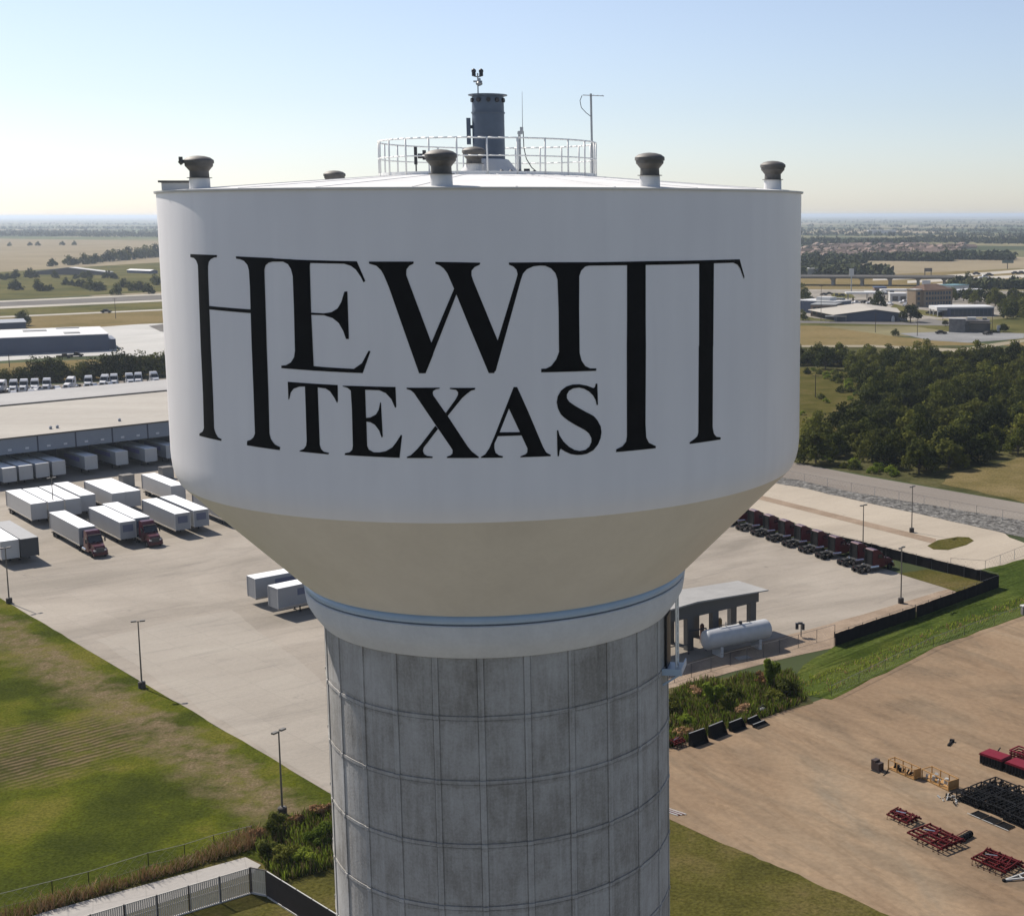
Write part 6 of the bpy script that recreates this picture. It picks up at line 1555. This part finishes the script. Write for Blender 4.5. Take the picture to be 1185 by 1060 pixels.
# ------------------------------------------------------------------ implements on the dirt lot
ALB = 0.8
m_impred = paint('implement_red', (0.085, 0.006, 0.008), 0.7, 0.25, 3.0, spec=0.12)
m_imprust = paint('implement_rust', (0.13, 0.035, 0.022), 0.75, 0.25, 3.0)
m_crimson = paint('crimson_hood', (0.17, 0.009, 0.022), 0.6, 0.12, 2.0, spec=0.15)
m_blk = paint('black_steel', (0.011, 0.011, 0.012), 0.75, 0.2, 2.0, spec=0.12)
m_blkt = paint('black_bucket_steel', (0.012, 0.011, 0.011), 0.8, 0.25, 2.0, spec=0.08)
m_och = paint('ochre_frame', (0.40, 0.215, 0.065), 0.6, 0.15, 2.0)
m_pale = paint('pale_machine_parts', (0.45, 0.45, 0.43), 0.5, 0.2, 3.0)
def basis(c, along, away=None):
    a = at(*c); d = at(*along) - a; d.normalize(); return a, math.atan2(d.y, d.x)
def cultivator(label, c, along, L_, W_, beams, seed, tongue=0.0, mat=None, h=.75, wheels=True):
    rng = random.Random(seed); p, rz = basis(c, along); mat = mat or m_impred
    t = thing('tillage_implement', label, 'farm implement', tuple(p), rz)
    f = MB()
    for k in range(beams):
        y = -W_ / 2 + W_ * k / (beams - 1); f.beam((-L_ / 2, y, h), (L_ / 2, y, h), .14)
    for x in (-L_ / 2 + .2, -L_ * .17, L_ * .17, L_ / 2 - .2): f.beam((x, -W_ / 2, h + .14), (x, W_ / 2, h + .14), .12)
    if tongue: f.beam((0, W_ / 2, h), (L_ * .5 + tongue, W_ * .2, h - .1), .16)
    f.build('frame', mat, t)
    for k in range(beams):
        y = -W_ / 2 + W_ * k / (beams - 1)
        n_ = int(L_ / .55)
        for i in range(n_):
            x = -L_ / 2 + .3 + (L_ - .6) * i / max(1, n_ - 1)
            if rng.random() < .8: MB().path([(x, y, h), (x, y - .25, h - .1), (x, y - .3, h - .45), (x, y - .12, .06)], .028, 4).build('tine', m_blk if k % 2 else mat, t)
    hy = MB()
    for i in range(4):
        x = rng.uniform(-L_ / 2, L_ / 2); hy.beam((x, -W_ * .3, h + .18), (x + rng.uniform(-.6, .6), W_ * .35, h + .32), .09)
    hy.beam((-L_ * .45, W_ * .2, h + .2), (L_ * .45, W_ * .25, h + .26), .13).beam((-L_ * .4, -W_ * .2, h + .2), (L_ * .42, -W_ * .16, h + .24), .12).box(-.35, .1, -.2, .2, h + .05, h + .3); hy.build('linkage', mat, t)
    MB().tube((-L_ * .3, -W_ * .1, h + .3), (-L_ * .3 + .9, W_ * .1, h + .3), .05).build('hydraulic_ram', m_chrome, t)
    if wheels:
        for x in (-L_ / 2 + .1, L_ / 2 - .1): 
            for y in (-W_ / 2 + .2,): wheel(t, x, y, .36, .24)
    return t
cultivator('small maroon tillage frame, farthest of the three on the dirt lot', (1046, 949), (1075, 962), 2.7, 1.7, 4, 1, wheels=False, h=.38)
cultivator('wide maroon cultivator in the middle of the three on the dirt lot', (1083, 974), (1112, 988), 4.3, 2.8, 6, 2, wheels=False, h=.5)
cultivator('maroon cultivator with a long tow bar, nearest of the three on the dirt lot', (1154, 1002), (1183, 1014), 3.6, 2.5, 6, 3, 1.8, wheels=False, h=.5)
t = thing('roller', 'dark ribbed roller lying beside the middle cultivator', 'roller', tuple(at(1117, 971)), math.atan2(1, 1))
r_ = MB().tube((-.9, 0, .28), (.9, 0, .28), .26, 12); [r_.tube((x, 0, .28), (x + .05, 0, .28), .30, 12) for x in (-.8, -.4, 0, .4, .75)]; r_.build('drum', m_blk, t)
MB().beam((-.95, 0, .28), (-.95, .5, .4), .06).beam((.95, 0, .28), (.95, .5, .4), .06).beam((-.95, .5, .4), (.95, .5, .4), .07).build('yoke', m_imprust, t)
t = thing('tow_bar', 'pale grey A shaped tow bar lying by the nearest cultivator', 'tow bar', tuple(at(1162, 1020)), .35)
MB().beam((0, 0, .15), (2.6, .5, .2), .12).beam((0, 0, .15), (2.6, -.5, .2), .12).beam((1.6, .3, .18), (1.6, -.3, .18), .1).build('bars', m_pale, t)
MB().tube((-.15, 0, .15), (.1, 0, .15), .12, 10).build('eye', m_blk, t)
# ochre cages with machine parts
def cage(label, c, along, L_, W_, h, load, seed):
    p, rz = basis(c, along); t = thing('cage_frame', label, 'steel frame', tuple(p), rz); rng = random.Random(seed)
    f = MB()
    for x in (0, L_ * .33, L_ * .66, L_):
        for y in (0, W_): f.beam((x, y, 0), (x, y, h), .09)
    for z in (.12, h):
        f.beam((0, 0, z), (L_, 0, z), .08); f.beam((0, W_, z), (L_, W_, z), .08); f.beam((0, 0, z), (0, W_, z), .08); f.beam((L_, 0, z), (L_, W_, z), .08)
    f.build('frame', m_och, t)
    MB().box(L_ - .03, L_ + .03, .06, W_ - .06, .2, h - .06).build('end_plate', m_och, t)
    MB().box(.05, L_ - .05, .05, W_ - .05, .16, .20).build('floor', m_och, t)
    for i in range(9):
        x, y = rng.uniform(.3, L_ - .5), rng.uniform(.2, W_ - .25)
        MB().tube((x, y, .2), (x + rng.uniform(-.1, .3), y, .2 + rng.uniform(.25, .55)), rng.uniform(.08, .2), 9).build('machine_part', load, t)
cage('ochre steel cage frame holding black parts, left one of the two', (1028, 890), (1064, 905.5), 3.5, .9, 1.05, m_blk, 1)
cage('ochre steel cage frame holding pale parts, right one of the two', (1067, 901), (1104, 919), 3.7, 1.3, 1.0, m_pale, 2)
t = thing('steel_bin', 'upright dark rusty steel bin left of the ochre frames', 'bin', tuple(at(1008, 890)), basis((1008, 890), (1018, 894))[1])
MB().box(0, .55, 0, .7, 0, 1.05).box(.56, 1.05, 0, .7, 0, .85).build('body', paint('bin_brown', (.045, .025, .02), .7, .2), t); MB().box(.2, 1.3, -.3, -.02, 0, .06).build('plate', m_blk, t)
t = thing('pipe_rail', 'dark bent pipe lying between the bin and the ochre frames', 'pipe', tuple(at(1022, 896)), .5)
MB().path([(-.2, -.3, .05), (.4, 0, .05), (1.3, .9, .05)], .05).build('pipe', m_blk, t)
t = thing('drawbar', 'short dark steel bar alone on the dirt above the ochre frames', 'bar', tuple(at(1099.5, 861)), basis((1096.5, 864.5), (1103, 857))[1])
MB().beam((-.7, 0, .12), (.6, 0, .12), .2).build('bar', m_blk, t); MB().box(.5, .85, -.22, .22, .0, .3).build('hitch', m_blk, t)
def cart(label, c, along, L_, W_):
    p, rz = basis(c, along); t = thing('hooded_mower', label, 'mower', tuple(p), rz)
    MB().extr([(-.05, 1.05), (-.05, 1.12), (.1, 1.28), (L_ - .1, 1.28), (L_ + .05, 1.12), (L_ + .05, 1.05)], -.12, W_ + .05).build('hood', m_crimson, t)
    MB().box(0, L_, 0, W_, .28, 1.04).build('body', m_blk, t)
    for k in range(8): MB().box(k * L_ / 8 + .06, k * L_ / 8 + .14, -.06, -.003, .1, 1.0).build('slat', m_frame, t)
    for x in (.2, L_ - .2):
        for y in (.25, W_ - .25): wheel(t, x, y, .26, .2)
    MB().beam((L_ * .4, W_, 1.2), (L_ * .4, W_ + .5, 1.5), .1).build('hitch_mast', m_blk, t)
cart('crimson hooded mower body, left one of the two in line', (1133.5, 884), (1163, 894), 2.7, 1.5)
cart('crimson hooded mower body, right one of the two in line', (1163.5, 894.5), (1193, 905), 2.9, 1.5)
t = thing('frame_stack', 'stack of maroon steel frames at the right edge above the crimson mowers', 'steel frame', tuple(at(1168, 881)), basis((1168, 881), (1195, 890))[1])
for k in range(5):
    z = .12 + k * .27; MB().beam((0, 0, z), (3.2, 0, z), .12).beam((0, 1.6, z), (3.2, 1.6, z), .12).beam((0, 0, z), (0, 1.6, z), .12).beam((1.1, 0, z), (1.1, 1.6, z), .1).beam((2.2, 0, z), (2.2, 1.6, z), .1).beam((3.2, 0, z), (3.2, 1.6, z), .12).build('frame_layer', m_crimson if k == 4 else m_impred, t)
# black frames: rack after rack
def black_frame(label, first=None, p=None, rz=0):
    if first is not None: return dup(first, tuple(p), rz, label, 'black steel racks packed on the dirt lot')
    t = thing('storage_rack', label, 'rack', tuple(p), rz, 'black steel racks packed on the dirt lot')
    f = MB(); L_, W_, h = 2.6, 1.7, 0.88
    for x in (0, L_):
        for y in (0, W_): f.beam((x, y, 0), (x, y, h), .09)
    for z in (.1, h * .45, h):
        f.beam((0, 0, z), (L_, 0, z), .09); f.beam((0, W_, z), (L_, W_, z), .09); f.beam((0, 0, z), (0, W_, z), .09); f.beam((L_, 0, z), (L_, W_, z), .09)
    for k in range(1, 5): f.beam((L_ * k / 5, 0, h), (L_ * k / 5, W_, h), .06); f.beam((L_ * k / 5, 0, .1), (L_ * k / 5, 0, h), .05)
    f.build('frame', m_blk, t)
    rng = random.Random(4); l_ = MB()
    for i in range(80):
        x, y = rng.uniform(.15, L_ - .15), rng.uniform(.15, W_ - .15); z = rng.uniform(.1, .5); l_.beam((x, y, z), (x + rng.uniform(-.5, .5), y + rng.uniform(-.5, .5), z + rng.uniform(.1, .5)), rng.uniform(.05, .13))
    l_.build('load', m_blk, t)
    MB().box(.05, L_ - .05, .05, W_ - .05, .14, .2).build('deck', m_blk, t)
    index_kids(t); return t
O, rz0 = basis((1107, 926), (1140, 940)); ux, uy = Vector((math.cos(rz0), math.sin(rz0), 0)), Vector((-math.sin(rz0), math.cos(rz0), 0))
bf = black_frame('black steel rack packed in the block at the right edge of the dirt lot', None, O, rz0)
for i in range(3):
    for j in range(3):
        if i == 0 and j == 0: continue
        black_frame('black steel rack packed in the block at the right edge of the dirt lot', bf, O + ux * i * 2.8 + uy * (j * 1.95 + (.2 if i == 1 else 0)), rz0 + (.03 if (i + j) % 2 else -.02))
for i in range(3):
    t = thing('steel_grate', ('black flat steel grate, left of the three in front of the black frames', 'black flat steel grate, middle of the three in front of the black frames', 'black flat steel grate, right of the three in front of the black frames')[i], 'grate', tuple(O + ux * (3.0 + i * 1.5) - uy * 1.5), rz0)
    g_ = MB(); [g_.beam((0, y * .16, .08), (1.2, y * .16, .08), .07) for y in range(8)]; g_.beam((0, 0, .12), (0, 1.12, .12), .08).beam((1.2, 0, .12), (1.2, 1.12, .12), .08); g_.build('bars', m_blk, t)
    MB().tube((-.3, -.12, .15), (1.5, -.12, .15), .03, 6).build('rod', m_pale, t)
t = thing('scrap_heap', 'loose pale and black metal parts lying at the left of the black frames', 'scrap parts', tuple(at(1101, 925)), rz0); rng = random.Random(8)
a_, b_ = MB(), MB()
for i in range(26):
    x, y = rng.uniform(-1.0, 1.0), rng.uniform(-.8, .9); (a_ if i % 2 else b_).beam((x, y, .05), (x + rng.uniform(-.5, .5), y + rng.uniform(-.5, .5), rng.uniform(.05, .4)), rng.uniform(.06, .14))
a_.build('pale_parts', m_pale, t); b_.build('black_parts', m_blk, t)
# buckets and blades along the weeds
def bucket(label, c, along, W_, h, mat=None, flip=1):
    p, rz = basis(c, along); t = thing('loader_bucket', label, 'loader bucket', tuple(p), rz); mat = mat or m_blkt
    pr_ = [(0, .02), (.85, .04), (.85, .10), (.25, .12), (.10, .35), (.06, h - .1), (.12, h), (-.02, h), (-.06, h - .1), (-.06, .2)]
    m_ = MB().extr(pr_, 0, W_); m_.v = [(v[1], -v[0], v[2]) for v in m_.v]; m_.build('shell', mat, t)
    for x in (0.0, W_ - .05): MB().prism([(0, 0), (.8, 0), (.12, h)], x, x + .05).build('side_plate', mat, t) if False else None
    for x in (0.0, W_):
        sgn = .04
        q = MB().extr([(0, .05), (.8, .06), (.5, h * .45), (.1, h - .02), (0, h - .1)], x - .02, x + .02); q.v = [(v[1], -v[0], v[2]) for v in q.v]; q.build('side_plate', mat, t)
    MB().box(W_ * .3, W_ * .36, .06, .2, .3, h * .9).box(W_ * .64, W_ * .7, .06, .2, .3, h * .9).build('mount_lug', mat, t)
    MB().box(.02, W_ - .02, -.10, .02, h + .001, h + .05).build('top_edge', m_steel_grey, t)
bucket('black loader bucket, largest one at the left of the row by the weeds', (797, 863), (819, 855), 2.2, 1.35)
bucket('black loader bucket, second from the left in the row by the weeds', (820, 854), (841, 845.5), 2.2, 1.3)
bucket('dark loader bucket with a pale worn lip, third in the row by the weeds', (843.5, 846), (864, 838), 2.0, .95)
bucket('low red ended bucket, fourth in the row by the weeds', (865, 838), (880, 831.5), 1.6, .6)
bucket('flat black blade with a white edge lying at the right of the bucket row', (871, 842), (890, 834.5), 1.9, .35)
t = thing('skid_frame', 'black machine frame at the far end of the bucket row', 'machine frame', tuple(at(882, 826)), .4)
MB().box(-.6, .6, -.4, .4, .1, .5).beam((-.6, .1, .5), (.2, .1, 1.0), .12).beam((.6, .1, .5), (.2, .1, 1.0), .12).build('frame', m_blk, t); MB().box(-.3, .3, -.2, .2, .51, .7).build('plate', m_pale, t)
cultivator('small maroon implement at the foot of the weeds beside the column', (783, 863), (797, 858), 1.7, 1.0, 3, 9, wheels=False, h=.5)
t = thing('pipe_bundle', 'bundle of red and white pipes on the dirt edge by the column', 'pipes', tuple(at(778, 940)), basis((772, 936), (796, 944))[1])
for k, mt in enumerate((m_pale, m_impred, m_pale, m_imprust, m_pale)): MB().tube((-1.6 + k * .15, k * .16 - .3, .08), (.9 + k * .12, k * .16 - .3, .08), .06, 7).build('pipe', mt, t)
t = thing('culvert_end', 'pale concrete culvert end at the right edge of the grass slope', 'culvert', tuple(at(1186, 711)), .3)
MB().box(-.5, .9, -.3, .3, 0, 1.2).build('headwall', m_stone, t); MB().box(-.6, 1.0, -.4, .4, 1.201, 1.35).build('coping', m_offwhite, t)
